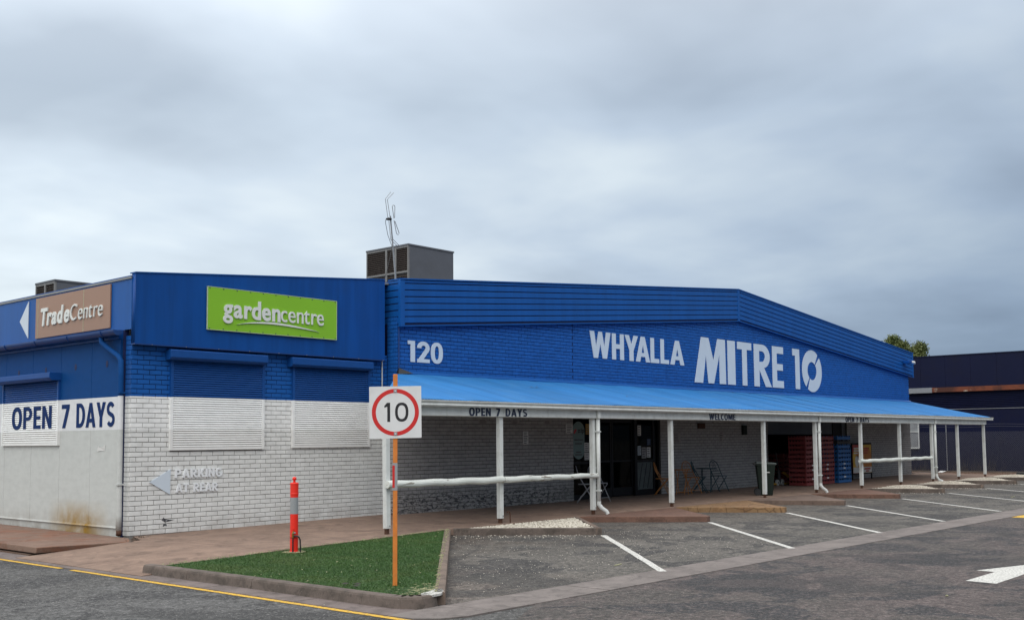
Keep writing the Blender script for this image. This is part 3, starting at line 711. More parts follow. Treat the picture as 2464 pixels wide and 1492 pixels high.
# left return of the wing's brickwork (end faces)
r = 0; z = .135
while z < 3.62:
    ys_ = [(W0-.008, W0+.09), (W0+.10, W0+.215)] if r % 2 else [(W0-.008, W0+.2)]
    for a, b in ys_:
        mb.add([(9.80,a,z),(9.80,b,z),(9.80,b,z+.076),(9.80,a,z+.076),(9.83,a,z),(9.83,b,z),(9.83,b,z+.076),(9.83,a,z+.076)], [(0,3,2,1),(0,4,7,3),(0,1,5,4),(3,7,6,2),(1,2,6,5)])
    z += .086; r += 1
obj('brick_courses', mb, M_brick, wing, kind='stuff')
# shop wall with its two openings
def clb(x): return top(x)-1.016
wallo = MB()
OP = [(22.10, 26.22), (32.72, 39.05)]
def polyw(x0, x1, z0f, z1f):
    xs_ = [x0]+[30.8]*(x0 < 30.8 < x1)+[x1]
    wallo.prism([(x, W1, z0f) for x in xs_]+[(x, W1, z1f(x)) for x in xs_[::-1]], (0,.22,0))
polyw(15.885, 22.10, .05, lambda x: 2.45); polyw(26.22, 32.72, .05, lambda x: 2.45); polyw(39.05, 45.415, .05, lambda x: 2.45)
polyw(15.885, 45.415, 2.45, lambda x: clb(x)+.1)
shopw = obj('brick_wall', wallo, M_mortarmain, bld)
hol = [(a, b, 0, 2.45) for a, b in OP]+[(22.128, 22.142, 2.4, 7), (26.61, 26.624, 2.4, 7), (39.05, 39.064, 2.4, 7)]
rows = brick_rows(15.87, 45.43, .155, lambda x: clb(x)+.09, hol, W1, 1)
mb = MB()
for q in rows: add_brick(mb, *q, W1+random.uniform(-.002,.002), .011)
z = .155; r = 0       # left return above and beside the verandah roof, right end
while z < 4.4:
    for X0, X1, sgn in ((15.872, 15.89, 1), (45.428, 45.41, -1)):
        ys_ = [(W1-.008, W1+.09), (W1+.10, W1+.29)] if r % 2 else [(W1-.008, W1+.20), (W1+.21, W1+.29)]
        for a, b in ys_:
            fs = [(0,3,2,1),(0,4,7,3),(0,1,5,4),(3,7,6,2),(1,2,6,5)]
            mb.add([(X0,a,z),(X0,b,z),(X0,b,z+.076),(X0,a,z+.076),(X1,a,z),(X1,b,z),(X1,b,z+.076),(X1,a,z+.076)], fs if sgn > 0 else [f[::-1] for f in fs])
    z += .086; r += 1
obj('brick_courses', mb, M_brickmain, shopw, kind='stuff')
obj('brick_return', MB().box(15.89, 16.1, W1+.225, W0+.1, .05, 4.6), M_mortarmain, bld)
# end wall on the right, body behind
obj('end_wall', MB().box(45.2, 45.41, W1+.225, 40, .05, 4.9), M_brickmain, bld)
obj('rear_wall', MB().box(9.9, 45.2, 40, 40.2, 0, 4.5), M_brickmain, bld)
# roof
mb = MB()
for xa, xb in ((9.75, 30.8), (30.8, 45.72)):
    za, zb = top(xa)-.05, top(xb)-.05
    ya = 17.42
    mb.prism([(xa, ya, za-.04), (xb, ya, zb-.04), (xb, ya, zb), (xa, ya, za)], (0, 23, 0))
roof = obj('roof', mb, M_steel, bld)
obj('roof_vent', MB().lathe([(.14, 0), (.14, .12), (.24, .14), (.20, .24), (.08, .30), (.01, .31)], (15.26, 22, 5.51), 14), M_steel, roof, smooth=True)
# wing front fascia: flat sheet with folded edges, slightly oil-canned
FX0, FX1, FY = 9.775, 15.668, 17.30
mb = MB(); n, mrow = 30, 8
for i in range(n+1):
    x = FX0+(FX1-FX0)*i/n
    for j in range(mrow+1):
        t = j/mrow; z = 3.505*(1-t)+(top(x)-.006)*t; e_ = math.sin(PI*i/n)*math.sin(PI*t)
        mb.v.append((x, FY+.006*math.sin(x*5.1+z*2.3)*e_+.004*math.sin(x*11+z*7)*e_, z))
for i in range(n):
    for j in range(mrow):
        a = i*(mrow+1)+j; mb.f.append((a, a+mrow+1, a+mrow+2, a+1)); mb.m.append(0)
mb.prism([(FX0, FY+.012, 3.505), (FX1, FY+.012, 3.505), (FX1, FY+.012, top(FX1)-.006), (FX0, FY+.012, top(FX0)-.006)], (0,.12,0))
fas = obj('fascia_sheet', mb, M_fascia, bld, smooth=True)
obj('fascia_capping', MB().prism([(FX0-.01, FY-.015, top(FX0)-.004), (FX1+.0, FY-.015, top(FX1)-.004), (FX1+.0, FY-.015, top(FX1)+.016), (FX0-.01, FY-.015, top(FX0)+.016)], (0,.2,0)), M_clad, fas)
obj('drip_edge', MB().box(FX0-.012, FX1, FY-.016, FY+.10, 3.482, 3.503), M_bluegut, fas)
mb = MB()
for x in np.linspace(10.1, 15.6, 9): mb.lathe([(.008,0),(.008,.012)], (x, FY-.02, 3.488), 6)
obj('screw_heads', mb, M_alu, fas, kind='stuff')
# wing left fascia
LX = 9.77
mb = MB().box(LX, LX+.05, 17.42, 40.2, 3.762, 4.695)
obj('fascia_sheet', mb, M_clad, bld)
obj('fascia_capping', MB().box(LX-.012, LX+.10, 17.435, 40.2, 4.697, 4.72), M_fascia, bld)
# half-round gutter on brackets
mb = MB(); nseg = 12; gy0, gy1, gx, gz, gr = 17.50, 40.2, 9.565, 3.735, .095
for y in (gy0, gy1):
    for k in range(nseg+1):
        a = PI+PI*k/nseg; mb.v.append((gx+gr*math.cos(a), y, gz+gr*math.sin(a)))
mb.f = [(k, k+1, nseg+2+k, nseg+1+k) for k in range(nseg)]+[tuple(range(nseg+1))[::-1]]; mb.m = [0]*len(mb.f)
gt = obj('gutter', mb, M_bluegut, bld, smooth=False)
for y in (17.95, 19.2, 20.5, 21.8, 23.1, 24.4, 26, 28):
    obj('gutter_bracket', MB().tube([(gx+(gr+.006)*math.cos(PI+PI*k/10), y, gz+(gr+.006)*math.sin(PI+PI*k/10)) for k in range(11)]+[(9.74, y+.02, 3.55)], .011, 6), M_bluegut, gt)
obj('soffit_board', MB().box(9.68, 9.84, 17.68, 40.2, 3.60, 3.758), M_fascia, bld)
# left wall panels
PY = [17.68, 18.70, 19.88, 21.05, 22.23, 23.4, 24.6, 25.8, 27, 28.2, 29.4, 30.6, 31.8, 33, 34.2, 35.4, 36.6, 37.8, 39, 40.2]
for a, b in zip(PY, PY[1:]):
    obj('wall_panel', MB().box(9.72, 9.77, a+.004, b-.004, .285, 3.60), M_sheetwall, bld, bevel=.004)
obj('base_plinth', MB().box(9.735, 9.80, 17.66, 40.2, .02, .265), M_sheetwall, bld)
obj('base_flashing', MB().prism([(9.70,17.66,.262),(9.735,17.66,.262),(9.735,17.66,.29),(9.712,17.66,.29)], (0,22.5,0)), M_sheetwall, bld)
for y in (18.144, 19.309, 20.498, 21.663, 22.83):
    obj('dished_washer', MB().add([(9.718, y+.045*math.cos(t), 3.178+.065*math.sin(t)) for t in np.linspace(0, 2*PI, 12, endpoint=False)]+[(9.712, y, 3.17)], [(i, 12, (i+1)%12) for i in range(12)]), M_groove, bld)
obj('gap_shade_strip', MB().box(9.765, 9.85, 17.64, 17.70, .1, 3.76), M_groove, bld)  # dark strip added in the open gap, its colour stands for the shade
# downpipe at the corner
mb = MB().tube([(9.575,18.10,3.66),(9.575,18.08,3.55),(9.60,17.95,3.46),(9.635,17.60,3.28),(9.64,17.52,3.20),(9.64,17.51,2.9),(9.645,17.50,.50),(9.645,17.50,.24)], .048, 12)
dp = obj('downpipe', mb, M_sheetwall, bld, smooth=True)
obj('pipe_shoe', MB().tube([(9.645,17.50,.25),(9.645,17.49,.20),(9.63,17.47,.16)], .046, 12), M_rust, dp, smooth=True)
for z in (2.62, 1.02): obj('pipe_strap', MB().box(9.585, 9.72, 17.44, 17.56, z, z+.025), M_sheetwall, dp)
# roller shutters ------------------------------------------------------------
def slat_mesh(wid, name):
    mb = MB(); prof = [(.010, -.004), (-.010, .004), (-.016, .010), (-.015, .018), (-.011, .027), (-.004, .035), (.010, .0375)]
    for xx in (0, wid): mb.v += [(xx, y, z) for y, z in prof]
    n = len(prof); mb.f = [(i, n+i, n+i+1, i+1) for i in range(n-1)]; mb.m = [0]*len(mb.f); return mesh_of(mb, name, M_shut)
def front_shutter(x0, x1, zb, bx0, bx1, zt):
    y = W0-.035
    mb = MB().box(x0, x0+.055, W0-.055, W0+.02, zb, zt-.16); mb.box(x1-.055, x1, W0-.055, W0+.02, zb, zt-.16); mb.box(x0+.057, x1-.057, W0-.05, W0+.02, zb, zb+.05)
    mb.box(x0+.05, x1-.05, W0-.012, W0-.004, zb, zt-.05)
    sh = obj('roller_shutter', mb, M_shut, bld)
    mb = MB(); c = .045; d = .20
    mb.prism([(bx0, W0+.01, zt-.185), (bx0, W0-d+c, zt-.185), (bx0, W0-d, zt-.185+c), (bx0, W0-d, zt-c*.3), (bx0, W0-d+c*.4, zt), (bx0, W0+.01, zt)], (bx1-bx0, 0, 0))
    obj('shutter_box', mb, M_shut, sh, bevel=.006)
    me = slat_mesh(x1-x0-.11, 'slat'); z = zb+.052
    while z < zt-.20:
        o = bpy.data.objects.new('slat', me); COL.objects.link(o); o.parent = sh; o.location = Vector((x0+.055, y, z))-wloc(sh); o.rotation_euler = (random.gauss(0,.02), 0, 0); z += .042
front_shutter(10.555, 12.605, 1.615, 10.46, 12.58, 3.434); front_shutter(13.285, 15.335, 1.632, 13.17, 15.31, 3.434)
# side shutter
y0, y1, zb, zt = 19.875, 22.29, 1.72, 3.105; sx_ = 9.70
mb = MB().box(sx_-.03, 9.722, y0, y0+.05, zb, zt-.14); mb.box(sx_-.03, 9.722, y1-.05, y1, zb, zt-.14); mb.box(sx_-.025, 9.722, y0+.052, y1-.052, zb, zb+.05)
sh = obj('roller_shutter', mb, M_shut, bld)
mb = MB(); d = .24; c = .05
mb.prism([(9.722, y0-.02, zt-.15), (9.72-d+c, y0-.02, zt-.15), (9.72-d, y0-.02, zt-.15+c), (9.72-d, y0-.02, zt-.01), (9.72-d+.02, y0-.02, zt), (9.722, y0-.02, zt)][::-1], (0, y1-y0+.06, 0))
obj('shutter_box', mb, M_shut, sh, bevel=.006)
me = slat_mesh(y1-y0-.10, 'slat'); z = zb+.052
while z < zt-.16:
    o = bpy.data.objects.new('slat', me); COL.objects.link(o); o.parent = sh; o.location = Vector((sx_, y1-.05, z))-wloc(sh); o.rotation_euler = (0, 0, -PI/2); z += .042

# gable cladding of horizontal planks
CY = 17.04; HH = 1.016; NP = 7
def para(x0, x1, o0, o1, y0, y1):
    return [(x0, y0, top(x0)-o1), (x1, y0, top(x1)-o1), (x1, y0, top(x1)-o0), (x0, y0, top(x0)-o0)], (0, y1-y0, 0)
mb = MB(); mb.prism(*para(15.91, 30.8, .01, HH-.004, CY+.03, W1-.02)); mb.prism(*para(30.8, 45.76, .01, HH-.004, CY+.03, W1-.02)); mb.box(15.905, 15.96, CY+.03, W0+.12, 4.27, 5.26)
clad = obj('gable_cladding', mb, M_groove, bld)
ph = (HH-.05)/6.62
def plank(x0, x1, o0, o1):
    mb = MB()
    mb.prism([(x0, CY, top(x0)-o1), (x1, CY, top(x1)-o1), (x1, CY, top(x1)-o0), (x0, CY, top(x0)-o0)], (0, .04, 0)); obj('plank', mb, M_clad, clad, bevel=.006)
offs = [0.02]; 
for k in range(7): offs.append(offs[-1]+(.075 if k == 0 else .147))
for x0, x1 in ((16.02, 30.74), (30.86, 45.66)):
    for a, b in zip(offs, offs[1:]): plank(x0, x1, a+.011, min(b-.011, HH-.01))
for a, b in zip(offs, offs[1:]): obj('plank', MB().box(15.89, 15.93, CY+.06, W0+.10, top(15.9)-b+.011, top(15.9)-a-.011), M_clad, clad, bevel=.005)
for x0, x1 in ((15.885, 16.015), (30.735, 30.865), (45.655, 45.775)):
    xm = (x0+x1)/2; pts = [x0, x1] if abs(xm-30.8) > .5 else [x0, 30.8, x1]
    obj('corner_trim', MB().prism([(x, CY-.006, top(x)-HH) for x in pts]+[(x, CY-.006, top(x)+.004) for x in pts[::-1]], (0, .07, 0)), M_clad, clad)
for x0, x1 in ((15.885, 30.8), (30.8, 45.775)):
    obj('capping', MB().prism([(x0, CY-.02, top(x0)-.014), (x1, CY-.02, top(x1)-.014), (x1, CY-.02, top(x1)+.016), (x0, CY-.02, top(x0)+.016)], (0, .42, 0)), M_clad, clad)
    obj('drip_edge', MB().prism([(x0, CY-.012, top(x0)-HH-.03), (x1, CY-.012, top(x1)-HH-.03), (x1, CY-.012, top(x1)-HH-.002), (x0, CY-.012, top(x0)-HH-.002)], (0, .1, 0)), M_clad, clad)
obj('conduit', MB().tube([(15.915, W1-.03, 3.2), (15.915, W1-.03, 4.24)], .016, 8), M_bluegut, bld)
obj('conduit', MB().tube([(15.70, W0-.03, 2.40), (15.70, W0-.03, 3.56), (15.70, W0-.06, 3.60), (15.72, W0-.06, 3.61)], .013, 8), M_white, bld, label='thin white conduit')
# entrance: dark interior behind glass
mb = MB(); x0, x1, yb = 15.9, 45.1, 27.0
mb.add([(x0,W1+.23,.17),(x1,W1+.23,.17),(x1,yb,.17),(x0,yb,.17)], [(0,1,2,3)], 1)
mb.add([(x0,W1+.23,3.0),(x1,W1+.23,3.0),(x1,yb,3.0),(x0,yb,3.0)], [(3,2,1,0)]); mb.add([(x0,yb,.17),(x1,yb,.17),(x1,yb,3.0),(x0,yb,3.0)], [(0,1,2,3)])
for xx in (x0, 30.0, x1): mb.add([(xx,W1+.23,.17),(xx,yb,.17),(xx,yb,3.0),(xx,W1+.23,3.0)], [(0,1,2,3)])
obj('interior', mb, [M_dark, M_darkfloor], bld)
fy = W1+.06
mb = MB()
for a, b in ((22.10,22.16), (22.90,22.98), (25.00,25.12), (25.92,26.0), (26.16,26.22)): mb.box(a, b, fy, fy+.06, .17, 2.45)
for a, b, zz in ((22.16,22.90,1.10), (22.16,22.90,2.38), (22.98,25.0,2.30), (25.12,25.92,1.10), (25.12,25.92,2.38)): mb.box(a, b, fy+.004, fy+.056, zz, zz+.06)
mb.box(22.16,22.90,fy+.004,fy+.056,.17,.30); mb.box(25.12,25.92,fy+.004,fy+.056,.17,.32)
sf = obj('shop_front', mb, M_frame, bld)
for a, b, z0, z1 in ((22.16,22.90,.30,1.10), (22.16,22.90,1.16,2.38), (25.12,25.92,1.16,2.38), (26.0,26.16,.17,2.38)): obj('glass_pane', MB().box(a, b, fy+.024, fy+.03, z0, z1), M_glass, sf)
def door_leaf(a, b):
    mb = MB()
    for q in ((a, a+.06, .19, 2.28), (b-.06, b, .19, 2.28), (a+.06, b-.06, 2.2, 2.28), (a+.06, b-.06, .19, .42), (a+.06, b-.06, 1.12, 1.17)): mb.box(q[0], q[1], fy+.07, fy+.11, q[2], q[3])
    o = obj('door', mb, M_frame, bld); obj('glass_pane', MB().box(a+.06, b-.06, fy+.087, fy+.093, .42, 1.12), M_glass, o); obj('glass_pane', MB().box(a+.06, b-.06, fy+.087, fy+.093, 1.17, 2.2), M_glass, o); return o
door_leaf(22.99, 23.98); door_leaf(24.0, 24.99)
M_lattice = M('pale_panel', (.10, .12, .12), .7, var=.3, scale=6)
lp = MB().box(25.125, 25.915, fy+.02, fy+.03, .33, 1.09)
lpo = obj('lower_panel', lp, M_lattice, sf)
for s0 in (.0, .22, .44): obj('pane_bar', MB().prism([(25.18+s0,fy+.014,.36),(25.20+s0,fy+.014,.36),(25.40+s0,fy+.014,1.06),(25.38+s0,fy+.014,1.06)], (0,.005,0)), M_frame, lpo)
# roller door at the loading bay
mb = MB().box(32.72, 38.0, W1+.12, W1+.30, 1.86, 2.45); mb.box(38.72, 39.05, W1+.05, W1+.2, .17, 2.45); mb.box(32.72, 32.80, W1+.05, W1+.2, .17, 1.86); 
M_dgrey = M('door_grey', (.07, .075, .08), .35, var=.3, scale=2)
rd = obj('roller_door', mb, M_dgrey, bld)
for k in range(7): obj('door_slat', MB().box(32.85, 37.98, W1+.105, W1+.118, 1.87+k*.08, 1.87+k*.08+.07), M_dgrey, rd)
obj('door_jamb', MB().box(38.0, 38.72, W1+.08, W1+.25, .17, 2.45), M_frame, rd)
# small fittings on the wall
obj('vent_box', MB().box(28.25, 28.60, W1-.08, W1-.011, 2.05, 2.20), M_rust, bld); obj('meter_box', MB().box(30.95, 31.18, W1-.09, W1-.011, 1.85, 2.16), M_bin, bld)

# ------------------------------------------------------------------ signs on the building
t = thing('shop_sign', 'very large pale capitals and split ring numeral high on the right of the blue gable', 'sign', (28.1, W1, 3.4))
def lt(par, ch, x0, x1, z0, z1, m=M_letter, th=.014, y=W1-.016): obj('letter', place2d(solid(GL[ch][1], th), (x0, y, z0), X_, Z_, (x1-x0)/GL[ch][0], z1-z0), m, par)
for ch, a, b in (('M',28.14,30.02), ('I',30.15,30.63), ('T',30.78,31.71), ('R',31.88,33.05), ('E',33.16,33.96), ('1',34.66,35.19)): lt(t, ch, a, b, 3.45, 4.86)
lt(t, 'o', 35.38, 36.93, 3.40, 4.88)
t = thing('town_name_sign', 'medium pale capitals WHYALLA on the blue gable left of the larger lettering', 'sign', (22.85, W1, 3.94))
for ch, a, b in (('W',22.85,23.80), ('H',23.87,24.43), ('Y',24.47,25.13), ('A',25.02,25.72), ('L',25.76,26.20), ('L',26.28,26.72), ('A',26.80,27.56)): lt(t, ch, a, b, 3.93, 4.65)
t = thing('street_number_sign', 'pale street number 120 on blue brick near the corner', 'sign', (16.2, W1, 3.47))
for ch, a, b in (('1',16.19,16.405), ('2',16.475,16.86), ('0',16.90,17.28)): lt(t, ch, a, b, 3.485, 3.955)
for (x0, s, wd, lab) in ((14.795, 'OPEN 7 DAYS', 1.70, 'navy OPEN 7 DAYS lettering on the verandah fascia left of the entrance'), (23.595, 'WELCOmE', 1.32, 'navy WELCOME lettering on the verandah fascia right of the entrance'), (31.73, 'OPEN 7 DAYS', 1.78, 'navy OPEN 7 DAYS lettering on the verandah fascia above the stacked crates')):
    t = thing('fascia_lettering', lab, 'sign', (x0, 13.96, 2.2), 'navy lettering on the verandah fascia')
    lettering(t, s, (x0, 13.965, 2.215), X_, Z_, wd, .152, .006, M_navytxt, gap=.13, space=.5)
# green garden centre panel
t = thing('garden_centre_sign', 'lime green panel with raised white gardencentre lettering on the wing fascia', 'sign', (12.7472, FY-.05, 3.8430))
obj('panel', MB().box(11.2096, 14.2848, FY-.045, FY-.022, 3.8510, 4.6535), M_green, t)
mb = MB(); 
for q in ((11.2056,14.2888,4.6485,4.6585), (11.2056,14.2888,3.8450,3.8549)): mb.box(q[0], q[1], FY-.048, FY-.02, q[2], q[3])
for q in ((11.2017,11.2116), (14.2828,14.2927)): mb.box(q[0], q[1], FY-.0475, FY-.0205, 3.8510, 4.6525)
obj('frame', mb, M_trim, t)
mb = MB()
for x in np.linspace(11.2493, 14.2451, 11):
    for z in (3.8728, 4.6317): mb.box(x-.009, x+.009, FY-.050, FY-.044, z-.009, z+.009)
obj('rivets', mb, M_groove, t, kind='stuff')
gl = fonttext('garden', 1, .022, .024); put_font(t, gl, (11.5370, FY-.047, 4.1158), X_, Z_, 1.31, .50, M_signlet)
gl = fonttext('centre', 1, .022, .0); put_font(t, gl, (12.8613, FY-.047, 4.1158), X_, Z_, 1.07, .49, M_signlet)
sw = [(0, 0)]+[(x/20*1.98, .085*math.sin(PI*(x/20)**.8)+.018*math.sin(PI*x/20)) for x in range(1, 20)]+[(1.98, -.01)]+[(x/20*1.98, .085*math.sin(PI*(x/20)**.8)-.020*math.sin(PI*x/20)) for x in range(19, 0, -1)]
obj('swoosh', place2d(solid([[sw]], .018), (11.8346, FY-.047, 3.9819), X_, Z_, 1, 1), M_signlet, t)
# brown trade centre panel on the left fascia: U runs towards -Y
UM = (0, -1, 0)
t = thing('trade_centre_sign', 'brown panel with raised white TradeCentre lettering on the side fascia', 'sign', (LX-.03, 19.580, 3.831))
obj('panel', MB().box(LX-.03, LX-.006, 18.120, 21.039, 3.833, 4.631), M_brown, t)
mb = MB(); mb.box(LX-.0335, LX-.0295, 19.095, 19.101, 3.836, 4.629); mb.box(LX-.0335, LX-.0295, 20.933, 20.939, 3.836, 4.629); obj('panel_joint', mb, M_trim, t)
gl = fonttext('Trade', 1, .024, .032, .16); put_font(t, gl, (LX-.032, 20.772, 4.074), UM, Z_, 1.16, .47, M_signlet)
gl = fonttext('Centre', 1, .024, -.008, .16); put_font(t, gl, (LX-.032, 19.570, 4.074), UM, Z_, 1.21, .45, M_signlet)
t = tag(obj('arrow_sign', MB().prism([(LX-.004,21.388,4.616),(LX-.004,21.767,4.232),(LX-.004,21.388,3.867)][::-1], (-.014,0,0)), M_letter), 'white triangular arrow on the side fascia left of the brown panel', 'sign')
# painted OPEN 7 DAYS on side wall
t = thing('wall_lettering', 'big dark blue OPEN 7 DAYS painted across side shutter and wall', 'sign', (9.68, 19.8, 2.04))
lettering(t, 'OPEN', (9.686, 21.845, 2.045), UM, Z_, 1.70, .435, .004, M_bluetxt, gap=.10)
lettering(t, '7', (9.717, 19.81, 2.045), UM, Z_, .31, .445, .004, M_bluetxt)
lettering(t, 'DAYS', (9.717, 19.235, 2.045), UM, Z_, 1.40, .45, .004, M_bluetxt, gap=.06)
t = thing('parking_sign', 'pale triangle and raised PARKING AT REAR letters on white brick', 'sign', (10.9, W0, .82))
obj('arrow', MB().prism([(10.178,W0-.014,1.055),(10.585,W0-.014,.822),(10.592,W0-.014,1.275)], (0,-.014,0)), M_letter, t)
lettering(t, 'PARKING', (10.68, W0-.013, 1.115), X_, Z_, 1.0, .155, .022, M_letter2, gap=.10)
lettering(t, 'AT REAR', (10.70, W0-.013, .852), X_, Z_, .885, .152, .022, M_letter2, gap=.10, space=.35)
tag(obj('torn_paper', MB().add([(9.716,18.44,1.60),(9.708,18.30,1.62),(9.716,18.16,1.61),(9.712,18.14,1.735),(9.704,18.20,1.69),(9.706,18.34,1.68),(9.714,18.40,1.72)], [(0,1,2,3,4,5,6)]), M_paper), 'torn scrap of white paper stuck to the grey side wall', 'paper')
mb = MB()
for pts in ([(10.43,.37),(10.47,.42),(10.50,.39),(10.60,.37),(10.70,.37),(10.60,.345),(10.50,.33)], [(10.46,.25),(10.47,.30),(10.53,.30),(10.545,.26),(10.50,.27)]): mb.add([(x, W0-.0125, z) for x, z in pts], [tuple(range(len(pts)))])
tag(obj('paint_smudge', mb, M('smudge', (.05,.052,.06), .7, var=.4, scale=40, dirt=(.5,.5,.5), dirt_amt=.9, dscale=22)), 'black paint smudge low on the white wing wall', 'smudge')
# notices
def notice(x0, x1, z0, z1, lab, m=M_paper, lines=5, y=W1-.014, nm='notice'):
    t = thing(nm, lab, 'notice', ((x0+x1)/2, y, z0), 'paper notices at the shop front')
    obj('sheet', MB().box(x0, x1, y-.004, y, z0, z1), m, t)
    mb = MB(); h_ = (z1-z0)/(lines*2+1)
    for k in range(lines): mb.box(x0+.12*(x1-x0), x1-(.12+.25*random.random())*(x1-x0), y-.0055, y-.0035, z0+h_*(2*k+1), z0+h_*(2*k+1.8))
    obj('print', mb, M_print, t)
notice(20.08,20.28,1.64,1.957,'tall white notice in the middle of the brick between the second and third posts', lines=7)
notice(21.79,22.07,1.915,2.143,'white notice on brick beside the round teal decal')
M_pap2 = M('old_paper', (.36, .33, .31), .8)
for a, b, lab in ((18.47,18.77,'faded notice high on brick, nearest to the street sign'), (19.65,19.94,'faded notice high on brick, right of the second post'), (20.89,21.21,'faded notice high on brick, nearest the entrance')): notice(a, b, 2.14, 2.245, lab, M_pap2, 3)
notice(26.88,27.28,1.63,1.927,'large notice on brick just right of the entrance', M_pap2, 6); notice(29.54,29.76,1.64,1.94,'narrow notice on brick above the teal table', M_pap2, 5)
gy = fy+.02
for a, b, z0, z1, lab, m in ((25.18,25.345,1.84,2.13,'topmost long paper on the glass right of the door', M_paper), (25.17,25.335,1.29,1.55,'pale blue paper on the glass, lower left', M('paper_blue', (.42,.48,.52), .8)), (25.37,25.58,1.20,1.51,'grey paper on the glass, lower middle', M('paper_grey', (.30,.30,.30), .8)), (25.62,25.81,1.22,1.51,'white paper on the glass, lower right', M_paper), (25.65,25.82,1.57,1.745,'dark blue card on the glass', M('paper_navy', (.06,.10,.18), .7)),
    (22.69,22.89,1.42,1.66,'framed white paper on the window behind the third post', M_paper), (22.69,22.89,1.205,1.40,'white no smoking style paper under the framed one', M_paper), (22.76,22.89,1.88,2.16,'orange yellow paper at the top of the window', M('paper_yellow', (.45,.27,.06), .8))): notice(a, b, z0, z1, lab, m, 4, gy)
t = thing('window_decal', 'teal pill shaped decal reading zip on the entrance window', 'decal', (22.44, gy, 1.23))
pill = arc(.26,.75,.26,.24,0,180,16)+arc(.26,.24,.26,.24,180,360,16)
obj('backing', place2d(solid([[pill]], .003), (22.18, gy+.002, 1.23), X_, Z_, 1, 1), M('decal_teal', (.17,.25,.24), .6), t)
gl = fonttext('zip', 1, .002, .03); put_font(t, gl, (22.41, gy-.0012, 1.93), X_, Z_, .28, .17, M_signblack)
obj('emblem', place2d(solid([[[(0,0),(.04,.0),(.12,.08),(.10,.12),(.03,.10),(.0,.05)]]], .002), (22.24, gy-.0012, 1.90), X_, Z_, 1, 1), M_signred, t)
for z, wd in ((1.72,.36), (1.62,.30), (1.40,.22), (1.33,.30)): obj('print', MB().box(22.44-wd/2, 22.44+wd/2, gy-.002, gy-.0005, z, z+.035), M_print, t)
# floodlight at the end of the gable
t = thing('flood_light', 'small blue floodlight with white lamp at the low right end of the gable', 'lamp', (44.8, CY, 4.78))
obj('bracket', MB().box(44.56, 44.86, CY-.30, CY-.01, 4.80, 4.93), M_fascia, t, bevel=.02); obj('lamp', MB().tube([(44.85, CY-.26, 4.88), (45.05, CY-.30, 4.86), (45.12, CY-.30, 4.82)], [.04,.06,.05], 10), M_signwhite, t, smooth=True)

# ------------------------------------------------------------------ roof plant
def cooler(x0, x1, y0, y1, z0, z1, cols, rws, lab):
    t = thing('roof_cooler', lab, 'air cooler', ((x0+x1)/2, (y0+y1)/2, z0), 'evaporative coolers on the roof')
    mb = MB().box(x0+.06, x1, y0, y1, z0, z1-.05); obj('casing', mb, M_ac, t, bevel=.01)
    mb = MB().box(x0-.01, x1+.02, y0-.02, y1+.02, z1-.05, z1); obj('lid', mb, M_ac, t, bevel=.008)
    yy = [y0]+[y0+(y1-y0)*q for q in cols]+[y1]; zz = [z0]+[z0+(z1-.05-z0)*q for q in rws]+[z1-.05]; w_ = .035
    fr = MB()
    for y in yy: fr.box(x0, x0+.055, y-w_ if y > y0 else y, y+w_ if y < y1 else y, z0, z1-.052)
    for z in zz[:-1]: fr.box(x0+.003, x0+.05, y0+.02, y1-.02, z, z+w_*1.4)
    fr.box(x0+.003, x0+.05, y0+.02, y1-.02, zz[-1]-w_*1.4, zz[-1]-.004)
    obj('frame', fr, M_acframe, t)
    for a, b in zip(yy, yy[1:]):
        for c, d in zip(zz, zz[1:]):
            mb = MB().box(x0+.048, x0+.058, a+.03, b-.03, c+.03, d-.03)
            p = obj('louvre_panel', mb, M_pad, t); h_ = .055; z = c+.06; sm = MB()
            while z < d-.06:
                sm.prism([(x0+.012, a+w_, z), (x0+.047, a+w_, z+.03), (x0+.047, a+w_, z+.036), (x0+.012, a+w_, z+.007)][::-1], (0, b-a-2*w_, 0)); z += h_
            obj('louvre_blades', sm, M_slat, p)
cooler(20.815, 22.665, 22.0, 23.79, 5.60, 7.36, (.30, .52), (.55,), 'big dark grey box cooler behind the aerial on the roof')
cooler(12.49, 14.2, 26.0, 27.03, 4.90, 5.855, (.5,), (), 'low dark grey box cooler above the brown panel on the left roof')
t = thing('tv_aerial', 'leaning aerial with bent rods and looped elements on the roof corner', 'aerial', (16.17, 17.5, 5.25))
ax = lambda px_, py_: (16.17-(545-px_)*.00222, 17.5, 5.378+(1300-py_)*.00163)     # mast sketch in its own plane
obj('mast', MB().tube([ax(548,1390), ax(545,1300), ax(475,455)], .017, 8), M_alu, t)
obj('head', MB().box(15.92, 16.02, 17.45, 17.55, 6.655, 6.70), M_black, t, bevel=.01)
for k, (pts, dy) in enumerate((([(480,122),(408,235),(440,480),(470,510)], .0), ([(520,122),(435,235),(470,470),(485,510)], 0), ([(455,530),(480,780),(575,860)], 0), ([(480,530),(510,770),(612,858)], 0))):
    obj('rod', MB().tube([(ax(*p)[0], 17.5+dy, ax(*p)[2]) for p in pts], .007, 6), M_alu, t)
for pts in ([(490,490),(468,330),(478,312),(496,312),(504,330),(500,480),(490,490)], [(492,520),(525,690),(535,705),(552,705),(562,685),(505,530)]):
    obj('loop', MB().tube([(ax(*p)[0], 17.42, ax(*p)[2]) for p in pts], .008, 6), M_alu, t)
obj('cable', MB().tube([ax(412,520), ax(410,560), ax(440,720), ax(500,880), ax(425,1240), ax(400,1330)], .006, 5), M_black, t)
obj('stay', MB().tube([ax(505,880), ax(548,1310)], .011, 6), M_alu, t)

